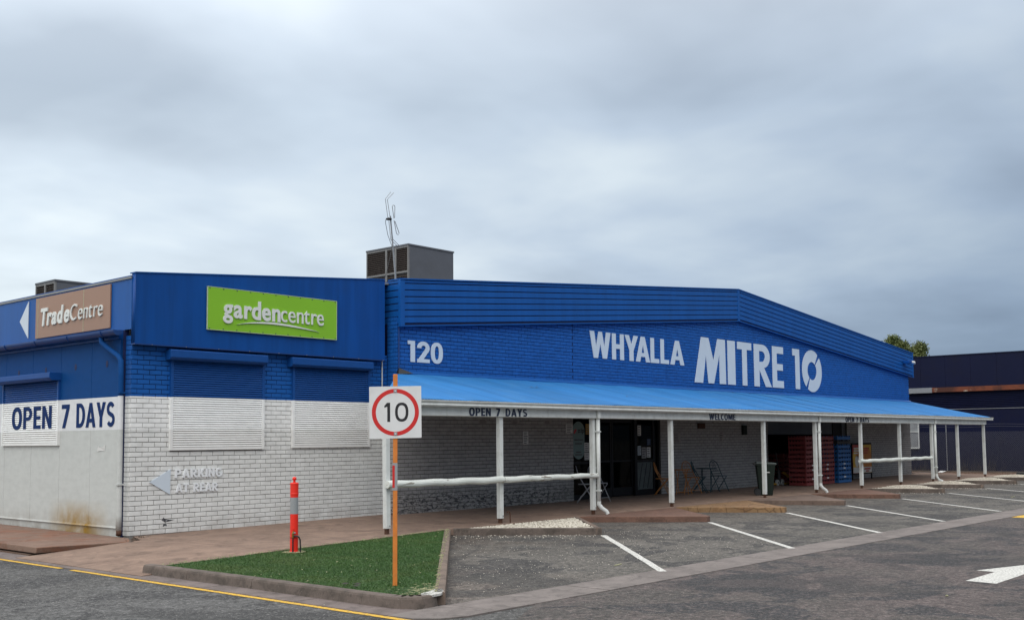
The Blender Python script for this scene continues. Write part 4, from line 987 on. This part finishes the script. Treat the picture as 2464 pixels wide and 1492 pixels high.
# ================================================================== VERANDAH
ver = thing('verandah', 'long street verandah with a bright blue corrugated roof on white posts', 'verandah', (29, 14.1, .12))
YE, ZE, YT, ZT = 13.93, 2.495, 17.09, 3.205
def sheet_part(xa, xb, dz):
    mb = MB(); n = max(4, int(round((xb-xa)/.0095))); nr = 5
    for i in range(n+1):
        x = xa+(xb-xa)*i/n; yt = YT if x >= 15.86 else YE+(YT-YE)*max(.02, (x-12.58)/(15.86-12.58))
        sag = .012*math.sin(x*.9)+.01*math.sin(x*2.3+1)
        for j in range(nr+1):
            y = YE+(yt-YE)*j/nr; tt = (y-YE)/(YT-YE); mb.v.append((x, y, ZE+(ZT-ZE)*tt+.0085*math.sin(2*PI*x/.076)+dz+sag*math.sin(PI*tt)+.004*math.sin(9*tt+x)))
    for i in range(n):
        for j in range(nr):
            a = i*(nr+1)+j; mb.f.append((a, a+nr+1, a+nr+2, a+1)); mb.m.append(0)
    obj('roof_sheet', mb, M_roofblue, ver, smooth=True)
x = 12.58; k = 0
while x < 45.6: sheet_part(x, min(x+.775, 45.62), .005*(k % 2)); x += .762; k += 1
obj('wall_flashing', MB().prism([(15.88,W1-.014,3.16),(15.88,W1-.10,3.205),(15.88,W1-.098,3.222),(15.88,W1-.022,3.275),(15.88,W1-.014,3.275)], (29.6,0,0)), M_clad, ver)
obj('end_flashing', MB().prism([(15.86,W1-.02,3.24),(15.80,W1-.14,3.19),(16.25,W1-.14,3.22),(15.90,W1-.06,3.33)], (0,.01,0)), M_black, ver)
mb = MB()
for (x, y) in ((18.9,15.9), (19.15,15.95), (21.6,15.1), (30.0,16.9), (30.9,16.8)):
    z = ZE+(ZT-ZE)*(y-YE)/(YT-YE)+.025; mb.add([(x,y,z),(x+.16,y+.03,z+.012),(x+.30,y+.01,z+.004),(x+.14,y+.09,z+.02)], [(0,1,2,3)])
obj('roof_dent_marks', mb, M_leafmark, kind='stuff')  # dark flakes added to stand for dents and dark marks in the roofing
# quad gutter
mb = MB().prism([(12.56,13.935,2.375),(12.56,13.85,2.375),(12.56,13.835,2.40),(12.56,13.855,2.43),(12.56,13.825,2.462),(12.56,13.82,2.482),(12.56,13.835,2.485),(12.56,13.935,2.47)][::-1], (33.11,0,0))
obj('gutter', mb, M_white, ver)
fb = [12.56, 14.2, 15.79, 18.85, 20.3, 21.97, 24.0, 26.63, 29.8, 33.06, 36.3, 39.34, 42.0, 43.0, 45.2]
for a, b in zip(fb, fb[1:]): obj('fascia_board', MB().box(a+.002, b-.002, 13.97, 14.02, 2.205, 2.415), M_white, ver, bevel=.004)
obj('beam', MB().box(12.75, 45.15, 14.03, 14.12, 2.195, 2.36), M_white, ver)
d = (Vector((15.86, 17.08, 0))-Vector((12.58, 13.95, 0))); nn = Vector((d.y, -d.x, 0)).normalized()*-.03
obj('barge_board', MB().add([(12.58,13.95,2.22),(15.86,17.06,2.93),(15.86,17.06,3.17),(12.58,13.95,2.46),(12.58+nn.x,13.95+nn.y,2.22),(15.86+nn.x,17.06+nn.y,2.93),(15.86+nn.x,17.06+nn.y,3.17),(12.58+nn.x,13.95+nn.y,2.46)], [(0,1,2,3),(7,6,5,4),(0,4,5,1),(1,5,6,2),(2,6,7,3),(3,7,4,0)]), M_white, ver)
for x in np.arange(13.2, 45.3, 3.05):
    yt = W1-.02 if x > 15.9 else 13.95+(x-12.58)*.955
    if yt-14.1 > .5: obj('rafter', MB().prism([(x,14.1,2.36),(x,yt,2.36+(ZT-ZE)/(YT-YE)*(yt-14.1)),(x,yt,2.46+(ZT-ZE)/(YT-YE)*(yt-14.1)),(x,14.1,2.46)], (.05,0,0)), M_white, ver)
PX = [12.80, 15.79, 18.83, 21.97, 26.63, 29.81, 33.06, 36.29, 39.34, 42.05, 45.15]
for i, x in enumerate(PX):
    lean = (-.010, 0, .004, 0, .0, -.004, .006, .003, 0, 0, .002)[i]*2.0; b_ = .05
    mb = MB(); vs = []
    for z, dx in ((.215 if i != 0 else .22, 0), (1.2, lean*.6), (2.195, lean)):
        vs += [(x-b_+dx, 14.03, z), (x+b_+dx, 14.03, z), (x+b_+dx, 14.13, z), (x-b_+dx, 14.13, z)]
    mb.add(vs, [(3,2,1,0),(8,9,10,11)]+[(q*4+k, q*4+(k+1)%4, q*4+4+(k+1)%4, q*4+4+k) for q in range(2) for k in range(4)])
    p = obj('post', mb, M_white, ver, bevel=.007)
    obj('post_stirrup', MB().box(x-.03, x+.03, 14.05, 14.11, .10, .225), M_rust, p)
    bm_ = MB(); bm_.lathe([(.012,0),(.012,.01)], (0,0,0), 8); bm_.v = [(x+v[0]+.02, 14.03-v[2], .265+v[1]) for v in bm_.v]; obj('bolt', bm_, M_alu, p)
# log rails
def log(x0, x1, z0, z1, r0, r1):
    n = 16; pts = []; rs = []
    for i in range(n+1):
        t_ = i/n; pts.append((x0+(x1-x0)*t_, 13.965+.006*math.sin(i*1.7), z0+(z1-z0)*t_+.007*math.sin(i*1.3+x0))); rs.append(r0+(r1-r0)*t_+.003*math.sin(i*2.1))
    obj('rail', MB().tube(pts, rs, 14), M_log, ver, smooth=False)
log(12.70, 15.74, .990, .975, .066, .066); log(15.77, 18.84, .975, .965, .062, .052); log(32.70, 35.9, .985, .985, .055, .062); log(35.92, 38.98, .985, .985, .058, .055)
# verandah downpipes
for x, elbow in ((18.910, 1), (29.890, 1), (39.420, 0)):
    p = obj('downpipe', MB().tube([(x,13.98,2.20),(x,13.98,.37)], .043, 12), M_white, ver, smooth=True)
    obj('rainwater_head', MB().box(x-.065, x+.035, 13.915, 13.968, 2.20, 2.385), M_white, p, bevel=.006)
    pts = [(x,13.98,.40),(x,13.98,.33),(x+.05,13.94,.25),(x+.13,13.88,.18),(x+.15,13.86,.125)] if elbow else [(x,13.98,.40),(x+.01,13.97,.28),(x+.07,13.92,.17),(x+.2,13.85,.13)]
    obj('pipe_elbow', MB().tube(pts, .047, 12), M_white, p, smooth=False)
    for z in (1.9, .62): obj('pipe_clip', MB().box(x-.06, x+.047, 13.932, 14.03, z, z+.028), M_white, p)
tag(obj('bent_pipe', MB().tube([(15.97,13.98,.12),(15.97,13.98,.30),(15.955,13.98,.335),(15.92,13.98,.345),(15.88,13.98,.335)], .012, 8), M_rust), 'short rusty pipe bent over beside the second verandah post', 'pipe')

# ================================================================== LOOSE THINGS
# speed sign on the lawn
Fv = Vector((8.35, 9.05, 0)).normalized(); Uv = Vector((Fv.y, -Fv.x, 0)); Up = (Vector((0,0,1))+Uv*.0).normalized()
sp = thing('speed_sign', 'white square speed sign with red ring and number 10 on an orange post', 'road sign', (8.352, 9.051, .11))
pb = Vector((8.352, 9.051, 0))
def onpole(a, b, z): return tuple(pb+Uv*a+Fv*b+Vector((0,0,z)))
def pbox(mb, a0, a1, b0, b1, z0, z1, sh=0):
    return mb.add([onpole(a0,b0,z0),onpole(a1,b0,z0),onpole(a1,b1,z0),onpole(a0,b1,z0),onpole(a0+sh,b0,z1),onpole(a1+sh,b0,z1),onpole(a1+sh,b1,z1),onpole(a0+sh,b1,z1)], [(0,3,2,1),(4,5,6,7),(0,1,5,4),(1,2,6,5),(2,3,7,6),(3,0,4,7)])
pol = obj('post', pbox(MB(), -.026, .026, 0, .045, .08, 2.508, .006), M_orange, sp, bevel=.006)
obj('reflector', pbox(MB(), -.029, .029, -.002, .047, 1.185, 1.495, .001), M_refl, pol); obj('red_strip', pbox(MB(), -.0285, -.003, -.004, -.0015, 1.215, 1.468, .001), M_signred, pol)
Uq = (Uv+Vector((0,0,.014))).normalized(); Vq = (Vector((0,0,1))-Uv*.006).normalized(); Oq = pb+Uv*.006-Fv*.006+Vector((0,0,2.072))
hw = .296
def rrect(r): return [p for cx, cy, a in ((hw-r,hw-r,0), (-hw+r,hw-r,90), (-hw+r,-hw+r,180), (hw-r,-hw+r,270)) for p in arc(cx, cy, r, r, a, a+90, 4)]
pt = obj('plate', place2d(solid([[rrect(.008)]], .003), Oq, Uq, Vq, 1, 1), M_signwhite, sp)
obj('ring', place2d(solid([[arc(0,0,.268,.268,0,360,64)[:-1], arc(0,0,.222,.222,0,360,64)[:-1]]], .0012), Oq-Fv*.0032, Uq, Vq, 1, 1), M_signred, sp)
for ch, a, b in (('i', -.125, -.060), ('q', -.004, .148)): obj('numeral', place2d(solid(GL[ch][1], .0012), Oq-Fv*.0034-Vq*.108+Uq*a, Uq, Vq, (b-a)/GL[ch][0], .218), M_signblack, sp)
for z in (.243, -.245):
    obj('clamp', place2d(MB().box(-.019,.019,-.019,.019,0,.004), Oq+Vq*z-Fv*.0045, Uq, Vq, 1, 1), M_alu, sp); obj('bolt', place2d(MB().lathe([(.009,0),(.009,.008)], (0,0,0), 8), Oq+Vq*z-Fv*.008, Uq, Vq, 1, 1), M_signwhite, sp)
# bollard
bx_, by_ = 9.905, 12.92
bo = thing('bollard', 'bright red plastic bollard with a grey reflective band on the lawn edge', 'bollard', (bx_, by_, .11))
obj('body', MB().lathe([(.066,0),(.066,.02),(.060,.03),(.0585,.55),(.0575,.80),(.060,.85),(.0625,.856),(.0625,.872),(.060,.878),(.061,1.00),(.064,1.005),(.064,1.02),(.05,1.03),(.024,1.034)], (bx_, by_, .115), 20), M_red, bo, smooth=False)
obj('reflective_band', MB().lathe([(.0592,.57),(.0595,.572),(.0588,.81),(.0585,.812)], (bx_, by_, .115), 20), M_refl, bo)
obj('handle', MB().lathe([(.022,1.03),(.016,1.05),(.018,1.06),(.031,1.075),(.033,1.09),(.024,1.108),(.008,1.115)], (bx_, by_, .115), 14), M_red, bo, smooth=True)
tp = thing('garden_tap', 'brass garden tap and black hose strapped to the red bollard', 'tap', (bx_-.04, by_-.08, .11))
ux = Uv; q0 = Vector((bx_, by_, 0))-Fv*.078
def tpnt(a, z, b=0): return tuple(q0+ux*a-Fv*b+Vector((0,0,z)))
obj('standpipe', MB().tube([tpnt(-.01,.11), tpnt(-.01,.36)], .010, 8), M_black, tp)
obj('tap_body', MB().tube([tpnt(-.01,.34), tpnt(-.01,.40), tpnt(0,.44)], [.014,.016,.012], 8), M_brass, tp); obj('spout', MB().tube([tpnt(-.008,.41), tpnt(.03,.415,.02)], .010, 8), M_alu, tp)
obj('tap_handle', MB().tube([tpnt(-.008,.43), tpnt(-.01,.475)], [.008,.012], 6), M_red, tp)
obj('hose', MB().tube([tpnt(.0,.365), tpnt(.04,.37), tpnt(.075,.355), tpnt(.095,.31), tpnt(.10,.20), tpnt(.10,.125)], .011, 8), M_black, tp)
mb = MB().lathe([(.0625,.0),(.0625,.008)], (bx_, by_, .335), 18); obj('strap', mb, M_black, tp)
# wheelie bin
wb = thing('wheelie_bin', 'dark green wheelie bin standing behind the fifth white post', 'bin', (0,0,0))
def frus(b0, b1, z0, z1, oy=0): 
    (w0, d0), (w1, d1) = b0, b1
    return [(-w0/2,-d0/2,z0),(w0/2,-d0/2,z0),(w0/2,d0/2,z0),(-w0/2,d0/2,z0),(-w1/2,-d1/2+oy,z1),(w1/2,-d1/2+oy,z1),(w1/2,d1/2+oy,z1),(-w1/2,d1/2+oy,z1)]
BF = [(0,3,2,1),(4,5,6,7),(0,1,5,4),(1,2,6,5),(2,3,7,6),(3,0,4,7)]
mb = MB().add(frus((.42,.42),(.54,.60),.01,.86,.0), BF); mb.add(frus((.57,.64),(.57,.64),.855,.90), BF); obj('body', mb, M_bin, wb, bevel=.02)
mb = MB(); mb.add([(-.29,-.36,.902),(.29,-.36,.902),(.29,.32,.915),(-.29,.32,.915),(-.27,-.33,.945),(.27,-.33,.945),(.27,.30,.985),(-.27,.30,.985)], BF); obj('lid', mb, M('bin_lid', (.05,.065,.06), .5), wb, bevel=.015)
obj('handle', MB().tube([(-.22,.30,.88),(-.22,.40,.93),(.22,.40,.93),(.22,.30,.88)], .018, 8), M_black, wb)
for s in (-1, 1): obj('wheel', MB().tube([(s*.20,.27,.10),(s*.26,.27,.10)], .10, 16), M_black, wb)
obj('sticker', MB().box(-.272,-.262,-.12,.0,.66,.69), M_paper, wb)
wb.location = (27.70, 14.62, .125); wb.rotation_euler = (0,0,R(33)); wb.scale = (.86, .86, .97)
# folding chairs, facing local -Y
def chair(name, lab, m, cat='chair'):
    t = thing(name, lab, cat, (0,0,0)); r = .0125
    hoop = [(-.19,.02,.45)]+[(-.19*math.cos(a), .16+.06*math.sin(a), .70+.22*math.sin(a)) for a in np.linspace(0, PI, 13)]+[(.19,.02,.45)]
    obj('back_frame', MB().tube([(-.195,-.24,0)]+hoop+[(.195,-.24,0)], r, 7), m, t, smooth=True)
    mb = MB()
    for z, y in ((.60,.11), (.53,.075)): mb.tube([(-.185,y,z),(.185,y,z)], .007, 6)
    for xx in (-.09, 0, .09): mb.tube([(xx,.115,.60),(xx*.6,.20,.80),(xx*.3,.215,.88)], .006, 5)
    obj('back_scroll', mb, m, t)
    seat = [(x_, y_, .455) for x_, y_ in [(-.19,-.15),(-.14,-.20),(.14,-.20),(.19,-.15),(.18,.13),(.10,.17),(-.10,.17),(-.18,.13)]]
    obj('seat', MB().prism(seat, (0,0,.022)), m, t, bevel=.008)
    for s in (-1, 1): obj('leg', MB().tube([(s*.165,-.17,.45),(s*.165,-.03,.29),(s*.165,.10,.14),(s*.165,.20,0)], r, 7), m, t, smooth=True)
    obj('stretcher', MB().tube([(-.19,-.185,.10),(.19,-.185,.10)], .007, 6), m, t); obj('stretcher', MB().tube([(-.165,.15,.08),(.165,.15,.08)], .007, 6), m, t)
    return t
def bistro(name, lab, m, d):
    t = thing(name, lab, 'table', (0,0,0)); obj('table_top', MB().lathe([(d/2-.01,.685),(d/2,.69),(d/2,.71),(d/2-.008,.715)], (0,0,0), 28), m, t)
    for s in (-1, 1):
        q = d*.32
        obj('leg', MB().tube([(-q,s*.14,.685),(q*.4,s*.14,.30),(q*1.1,s*.14,0)], .011, 7), m, t); obj('leg', MB().tube([(q,s*.12,.685),(-q*.4,s*.12,.30),(-q*1.1,s*.12,0)], .011, 7), m, t)
    obj('stretcher', MB().tube([(d*.32,-.14,.06),(d*.32,.14,.06)], .008, 6), m, t); obj('stretcher', MB().tube([(-d*.32,-.12,.06),(-d*.32,.12,.06)], .008, 6), m, t); return t
FZ = .160
c = chair('folding_chair', 'pale grey folding chair seen side on, left of the third post', M_gchair); c.location = (21.62, 16.42, FZ); c.rotation_euler = (0,0,R(38)); c['group'] = 'grey folding chairs by the entrance'
dup(c, (22.32, 16.52, FZ), R(-8), 'pale grey folding chair half hidden by the third post and downpipe', 'grey folding chairs by the entrance')
c = chair('folding_chair', 'orange folding chair seen side on in front of the entrance glass', M_ochair); c.location = (25.72, 16.80, FZ); c.rotation_euler = (0,0,R(26)); c['group'] = 'orange folding chairs'
dup(c, (26.98, 16.62, FZ), R(-14), 'orange folding chair right of the orange table against brick', 'orange folding chairs')
b = bistro('bistro_table', 'small orange folding table beside the fourth post', M_ochair, .48); b.location = (26.42, 16.58, FZ); b.rotation_euler = (0,0,R(15))
c = chair('folding_chair', 'dark teal folding chair seen side on, left of the teal table', M_tchair); c.location = (27.42, 16.62, FZ); c.rotation_euler = (0,0,R(24)); c['group'] = 'teal folding chairs'
dup(c, (28.42, 16.55, FZ), R(-14), 'dark teal folding chair with arched back right of the teal table', 'teal folding chairs')
b = bistro('bistro_table', 'round dark teal folding table between two teal chairs', M_tchair, .60); b.location = (27.82, 16.60, FZ); b.rotation_euler = (0,0,R(28))
# crates
CW, CD, CHt = 1.03, .62, .150
def crate(name, m):
    t = thing(name, '', 'crate', (0,0,0)); mb = MB(); h_ = CHt-.004; tk = .025
    def wall(fix, along, lo, hi, thick):
        segs = []; n = 5; wdt = (hi-lo)/n
        for j in range(n):
            a, b_ = lo+wdt*j, lo+wdt*(j+1)
            segs.append((a, b_, 0.012, h_-.050))
            segs.append((a, a+wdt*.22, h_-.050, h_-.004)); 
        segs.append((hi-wdt*.1, hi, h_-.045, h_-.004)); 
        for a, b_, z0, z1 in segs:
            if along == 'x': mb.box(a, b_, fix, fix+thick, z0, z1)
            else: mb.box(fix, fix+thick, a, b_, z0, z1)
    wall(-CD/2, 'x', -CW/2, CW/2, tk); wall(CD/2-tk, 'x', -CW/2, CW/2, tk); wall(-CW/2, 'y', -CD/2+tk, CD/2-tk, tk); wall(CW/2-tk, 'y', -CD/2+tk, CD/2-tk, tk)
    mb.box(-CW/2+tk, CW/2-tk, -CD/2+tk, CD/2-tk, .012, .02)
    obj('body', mb, m, t)
    ft = MB(); 
    for sx in (-1, 1): ft.box(sx*CW*.30-.16, sx*CW*.30+.16, -CD/2+.04, -CD/2+.09, 0, .012)
    obj('foot_rail', ft, m, t); return t
ORD = ['bottom', 'second', 'third', 'fourth', 'fifth', 'sixth', 'seventh', 'eighth', 'ninth', 'tenth', 'top']
def stack(proto, x, y, n, colr, where, grp, first=True, z0=.16, black=()):
    for k in range(n):
        lab = f'{colr} plastic crate, {ORD[k]+" one" if k in (0, 10) else ORD[k]+" from the bottom"} in the {where}'
        pr = proto
        if k in black: pr = proto_black; lab = lab.replace(colr, 'black')
        o = dup(pr, (x+random.uniform(-.012,.012), y+random.uniform(-.012,.012), z0+k*CHt), random.gauss(0,.008), lab, grp)
        if k in (1, 3, 4) and random.random() < .8:
            s_ = MB().box(-.10, .06, -CD/2-.004, -CD/2-.001, .04, .085); q = bpy.data.objects.new('label_card', mesh_of(s_, 'label_card', M_paper)); COL.objects.link(q); q.parent = o
proto_red = crate('red_crate', M_cred); proto_blue = crate('blue_crate', M_cblue); proto_black = crate('black_crate', M_cblack)
stack(proto_red, 33.48, 16.22, 11, 'red', 'left red stack beside the post', 'stacked red crates')
stack(proto_red, 34.76, 16.30, 11, 'red', 'right red stack behind the post', 'stacked red crates')
stack(proto_red, 34.55, 17.55, 7, 'dark red', 'low stack in the doorway gloom', 'stacked red crates')
stack(proto_blue, 36.10, 16.28, 11, 'blue', 'blue stack', 'stacked blue crates', black=(9,))
for p in (proto_red, proto_blue, proto_black):
    for ch in list(p.children): bpy.data.objects.remove(ch)
    bpy.data.objects.remove(p)
# pallet jack
pj = thing('pallet_jack', 'yellow pallet jack with white wheels parked in the dark loading door', 'pallet jack', (33.0, 16.9, .16))
jx, jy, jz = 33.02, 16.86, .162
for s in (0, .17): 
    wv = obj('wheel', MB().tube([(jx-.25+s*2.0, jy-.03, jz+.10), (jx-.25+s*2.0, jy+.03, jz+.10)], .10, 16), M_wheel, pj); obj('hub', MB().tube([(jx-.25+s*2.0, jy-.035, jz+.10), (jx-.25+s*2.0, jy-.028, jz+.10)], .035, 10), M_black, wv)
obj('frame', MB().prism([(jx-.05,jy-.06,jz+.44),(jx+.2,jy-.06,jz+.44),(jx+1.0,jy-.06,jz+.07),(jx+1.05,jy-.06,jz+.03),(jx+.25,jy-.06,jz+.03),(jx+.25,jy-.06,jz+.07),(jx+.8,jy-.06,jz+.08),(jx+.12,jy-.06,jz+.38)][::-1], (0,.03,0)), M_yellow, pj)
for dy in (-.08, .42): obj('fork', MB().box(jx+.2, jx+1.35, jy+dy, jy+dy+.15, jz+.03, jz+.075), M_yellow, pj)
obj('fork', MB().box(jx-.75, jx-.3, jy-.02, jy+.12, jz+.03, jz+.08), M_yellow, pj)
obj('pump', MB().tube([(jx,jy+.05,jz+.1),(jx-.05,jy+.05,jz+.5)], .06, 10), M_black, pj); obj('tow_handle', MB().tube([(jx-.05,jy+.05,jz+.5),(jx-.15,jy+.08,jz+1.1)], .018, 8), M_black, pj)
# poster stand
M_postr = M('poster_red', (.38,.04,.03), .5); M_posty = M('poster_yellow', (.62,.36,.04), .5); M_posto = M('poster_orange', (.50,.17,.03), .5); M_postw = M('poster_white', (.6,.58,.54), .5)
ps = thing('poster_stand', 'dark folding stand with two orange and red food posters against brick', 'sign stand', (39.35, 16.72, .16))
mb = MB(); py0 = 16.70
for x in (38.42, 39.30, 40.18): mb.box(x, x+.04, py0, py0+.04, .16, 1.50)
mb.box(38.42, 40.22, py0+.002, py0+.038, 1.46, 1.52); mb.box(38.46, 40.18, py0+.002, py0+.038, .36, .40)
for x in (38.42, 40.18): mb.add([(x,py0+.04,1.45),(x+.04,py0+.04,1.45),(x+.04,py0+.40,.16),(x,py0+.40,.16),(x,py0+.07,1.45),(x+.04,py0+.07,1.45),(x+.04,py0+.43,.16),(x,py0+.43,.16)], [(0,1,2,3),(7,6,5,4),(0,4,5,1),(1,5,6,2),(2,6,7,3),(3,7,4,0)])
obj('frame', mb, M_frame, ps)
def poster(x0, x1, m0, m1, flip):
    o = obj('poster', MB().box(x0, x1, py0-.012, py0-.002, .40, 1.46), m0, ps); W = x1-x0
    obj('poster_swirl', place2d(solid([[arc(.5, .48, .52, .44, 200, -10, 20)+[(1,0.02),(0,.02)]]], .002), (x0, py0-.0125, .58), X_, Z_, W*.96, .85), m1, o)
    obj('price_strip', MB().box(x0+.005, x1-.005, py0-.0165, py0-.0145, .41, .62), M_postw, o)
    mb = MB()
    for k in range(3): mb.box(x0+.1*W, x0+(.75-.1*k)*W, py0-.0185, py0-.0165, 1.30-k*.09, 1.35-k*.09)
    mb.box(x0+.15*W, x0+.85*W, py0-.0185, py0-.0165, .52, .58); mb.box(x0+.3*W, x0+.7*W, py0-.0185, py0-.0165, .44, .49)
    obj('print', mb, M_postr if flip else M_postw, o)
    if not flip:
        for cx, cz, r in ((.45, .85, .19), (.5, 1.15, .13)): obj('picture', place2d(solid([[arc(0,0,r,r*1.15,0,360,20)[:-1]]], .002), (x0+cx*W, py0-.0145, cz), X_, Z_, 1, 1), M_postw if cz < 1 else M_posto, o)
poster(38.46, 39.28, M_postr, M_posty, False); poster(39.34, 40.16, M_posty, M_posto, True)

# ================================================================== NEIGHBOUR, FENCE, TREE
NX = 53.3
nb = thing('navy_shed', 'dark navy metal clad shed with a rusty gutter to the right of the shop', 'shed', (60, 18, .05))
ys_ = [5.0, 6.3]+[7.5+1.2*k for k in range(20)]
for a, b_ in zip(ys_, ys_[1:]):
    obj('fascia_panel', MB().box(NX, NX+.06, a+.004, b_-.004, 4.14, 5.66), M_navy, nb)
obj('fascia_capping', MB().box(NX-.03, NX+.14, 5, 30.3, 5.663, 5.71), M_navy, nb)
obj('gutter', MB().box(NX-.12, NX+.03, 5, 18.92, 3.90, 4.13), M_rustbeam, nb); obj('gutter', MB().box(NX-.13, NX+.04, 18.93, 20.4, 3.885, 4.135), M_alu, nb, label='short galvanised length of gutter')
mb = MB(); z = 3.07; n = 0
while z < 3.88:
    for k in range(8): pass
    mb.prism([(NX+.10,5,z),(NX+.065,5,z+.012),(NX+.065,5,z+.046),(NX+.10,5,z+.06),(NX+.10,5,z+.086),(NX+.12,5,z+.086),(NX+.12,5,z)][::-1], (0,25.3,0)); z += .086
obj('ribbed_cladding', mb, M_navy, nb)
obj('cladding_trim', MB().box(NX+.05, NX+.12, 5, 30.3, 3.04, 3.065), M_alu, nb)
for a, b_ in zip(ys_, ys_[1:]): obj('wall_panel', MB().box(NX+.08, NX+.14, a+.003, b_-.003, .03, 3.036), M_navy, nb)
obj('shed_body', MB().box(NX+.15, NX+14, 5, 30.3, .03, 5.60), M_navy, nb)
# mesh covered window
wy0, wy1, wz0, wz1 = 19.69, 20.06+.5, 1.15, 2.55
wn = obj('window', MB().box(NX+.03, NX+.079, wy0, wy1, wz0, wz1), M('window_grey', (.42,.44,.45), .6, var=.3, scale=3), nb)
mb = MB()
for q in ((wy0, wy0+.04, wz0, wz1), (wy1-.04, wy1, wz0, wz1), (wy0+.04, wy1-.04, wz0, wz0+.06), (wy0+.04, wy1-.04, 1.97, 2.01)): mb.box(NX-.01, NX+.028, *q)
obj('frame', mb, M_white, wn)
mb = MB()
for y in np.arange(wy0+.05, wy1, .055): mb.box(NX+.010, NX+.016, y, y+.005, wz0, wz1)
for z in np.arange(wz0+.05, wz1, .055): mb.box(NX+.017, NX+.023, wy0, wy1, z, z+.005)
obj('mesh_screen', mb, M_alu, wn)
# chain link fence
fx = 52.3
fn = thing('wire_fence', 'chain link fence with barbed wire in front of the navy shed', 'fence', (fx, 16, .06))
mb = MB(); Y0, Y1, Zb, Zt = 6.0, 24.0, .10, 1.96; H = Zt-Zb; st = .085; wv = .006
for k in range(int((Y1-Y0+H)/st)):
    for s in (1, -1):
        a = Y0-H+k*st; y0_, z0_, y1_, z1_ = a, Zb, a+H, Zt
        if y0_ < Y0: z0_ += Y0-y0_; y0_ = Y0
        if y1_ > Y1: z1_ -= y1_-Y1; y1_ = Y1
        if y1_-y0_ < .02: continue
        ya, yb_ = (y0_, y1_) if s > 0 else (Y0+Y1-y0_, Y0+Y1-y1_)
        xx = fx+s*.004
        mb.add([(xx,ya,z0_-wv),(xx,yb_,z1_-wv),(xx,yb_,z1_+wv),(xx,ya,z0_+wv),(xx+.006,ya,z0_),(xx+.006,yb_,z1_)], [(0,1,2,3),(3,2,5,4),(0,4,5,1)])
obj('chain_mesh', mb, M_wire, fn, kind='stuff')
for y in (9.0, 18.03, 21.0, 24.0): obj('fence_post', MB().tube([(fx+.03,y,.0),(fx+.03,y,2.30)], .022, 8), M_alu, fn)
for z in (2.18, 2.29): obj('barbed_wire', MB().tube([(fx, y, z+(.02*math.sin(y*2.1))) for y in np.linspace(Y0, Y1, 30)], .006, 5), M_wire, fn)
obj('base_plinth', MB().box(fx-.06, fx+.06, Y0, Y1, .03, .115), M_kerbdark, fn)
mb = MB()      # dry weeds caught in the wire
for k in range(900):
    y = random.choice((10.5, 13.0, 14.0, 16.3, 17.3, 19.3))+random.gauss(0,.35); z = .06; hgt = random.uniform(.15,1.2)*random.random(); x = fx+.35+random.gauss(0,.12)
    mb.add([(x,y,z),(x+.012,y+.012,z),(x+random.gauss(0,.1),y+random.gauss(0,.25)*hgt,z+hgt)], [(0,1,2)])
obj('dry_weeds', mb, M('weeds', (.10,.075,.045), .9), kind='stuff')
mb = MB()
for k in range(500):
    x, y = random.uniform(47.5,52.2), random.uniform(12.8,19); pebble(mb, x, y, .058, random.uniform(.015,.05))
obj('stones', mb, M_dirt, kind='stuff')
tag(obj('rubber_block', MB().box(46.7, 47.05, 13.05, 13.35, .03, .26), M_black, bevel=.03), 'short black rubber block on the pebbles at the far right', 'block')
tag(obj('crumpled_sheet', MB().add([(50.9,17.8,.07),(51.2,17.7,.13),(51.4,17.8,.07),(51.3,18.0,.14),(51.0,18.05,.08)], [(0,1,3),(1,2,3),(0,3,4)]), M_signwhite), 'crumpled pale sheet lying on the dirt by the fence', 'litter')
tag(obj('timber_offcut', MB().box(48.2, 50.8, 18.0, 18.2, .06, .13), M_kerbdark), 'weathered plank lying on the dirt beside the brick corner', 'plank')
# tree behind the shed
tr = thing('tree', 'leafy green tree showing above the shed behind the gable end', 'tree', (79, 30.5, 0))
TC = [(78.4,31.1,7.9,1.5), (79.0,30.3,8.1,1.35), (80.4,28.9,7.7,1.15), (79.6,29.6,7.0,1.5), (78.6,30.8,9.0,.75), (77.6,32.2,7.6,.9), (80.8,28.5,8.4,.6)]
mb = MB().tube([(79.3,30,0),(79.2,30.1,3),(79.3,30,5.2)], [.28,.22,.18], 9)
TC = [(79.15+(a-79.1)*.62, 30.35+(b-30.2)*.62, 8.15+(c-8.1)*.72, d*.66) for a, b, c, d in TC]
for cx, cy, cz, r in TC: mb.tube([(79.3,30,5.0),((79.3+cx)/2,(30+cy)/2,6.2),(cx,cy,cz)], [.12,.07,.03], 6)
obj('trunk', mb, M_bark, tr)
P = []
for cx, cy, cz, r in TC:
    for _ in range(int(190*r)):
        d = rng.normal(size=3); d /= np.linalg.norm(d); rr = r*rng.random()**.45; cc = np.array([cx,cy,cz])+d*rr*np.array([1,1,.85])
        m_ = 24; q = cc+rng.normal(0, .13, (m_,3)); P.append(q)
P = np.concatenate(P); n = len(P); A_ = rng.normal(size=(n,3)); A_ /= np.linalg.norm(A_,axis=1)[:,None]; B_ = rng.normal(size=(n,3)); B_ -= (A_*B_).sum(1)[:,None]*A_; B_ /= np.linalg.norm(B_,axis=1)[:,None]
sz = rng.uniform(.05,.10,n)[:,None]; V = np.stack([P-A_*sz, P+B_*sz*.5, P+A_*sz, P-B_*sz*.5], 1).reshape(-1,3)
me = bpy.data.meshes.new('crown'); me.from_pydata(V.tolist(), [], [(4*i,4*i+1,4*i+2,4*i+3) for i in range(n)]); me.materials.append(M_leaf)
o = bpy.data.objects.new('crown', me); COL.objects.link(o); o.parent = tr; o.location = -Vector((79,30.5,0)); o.location = Vector((-79,-30.5,0))
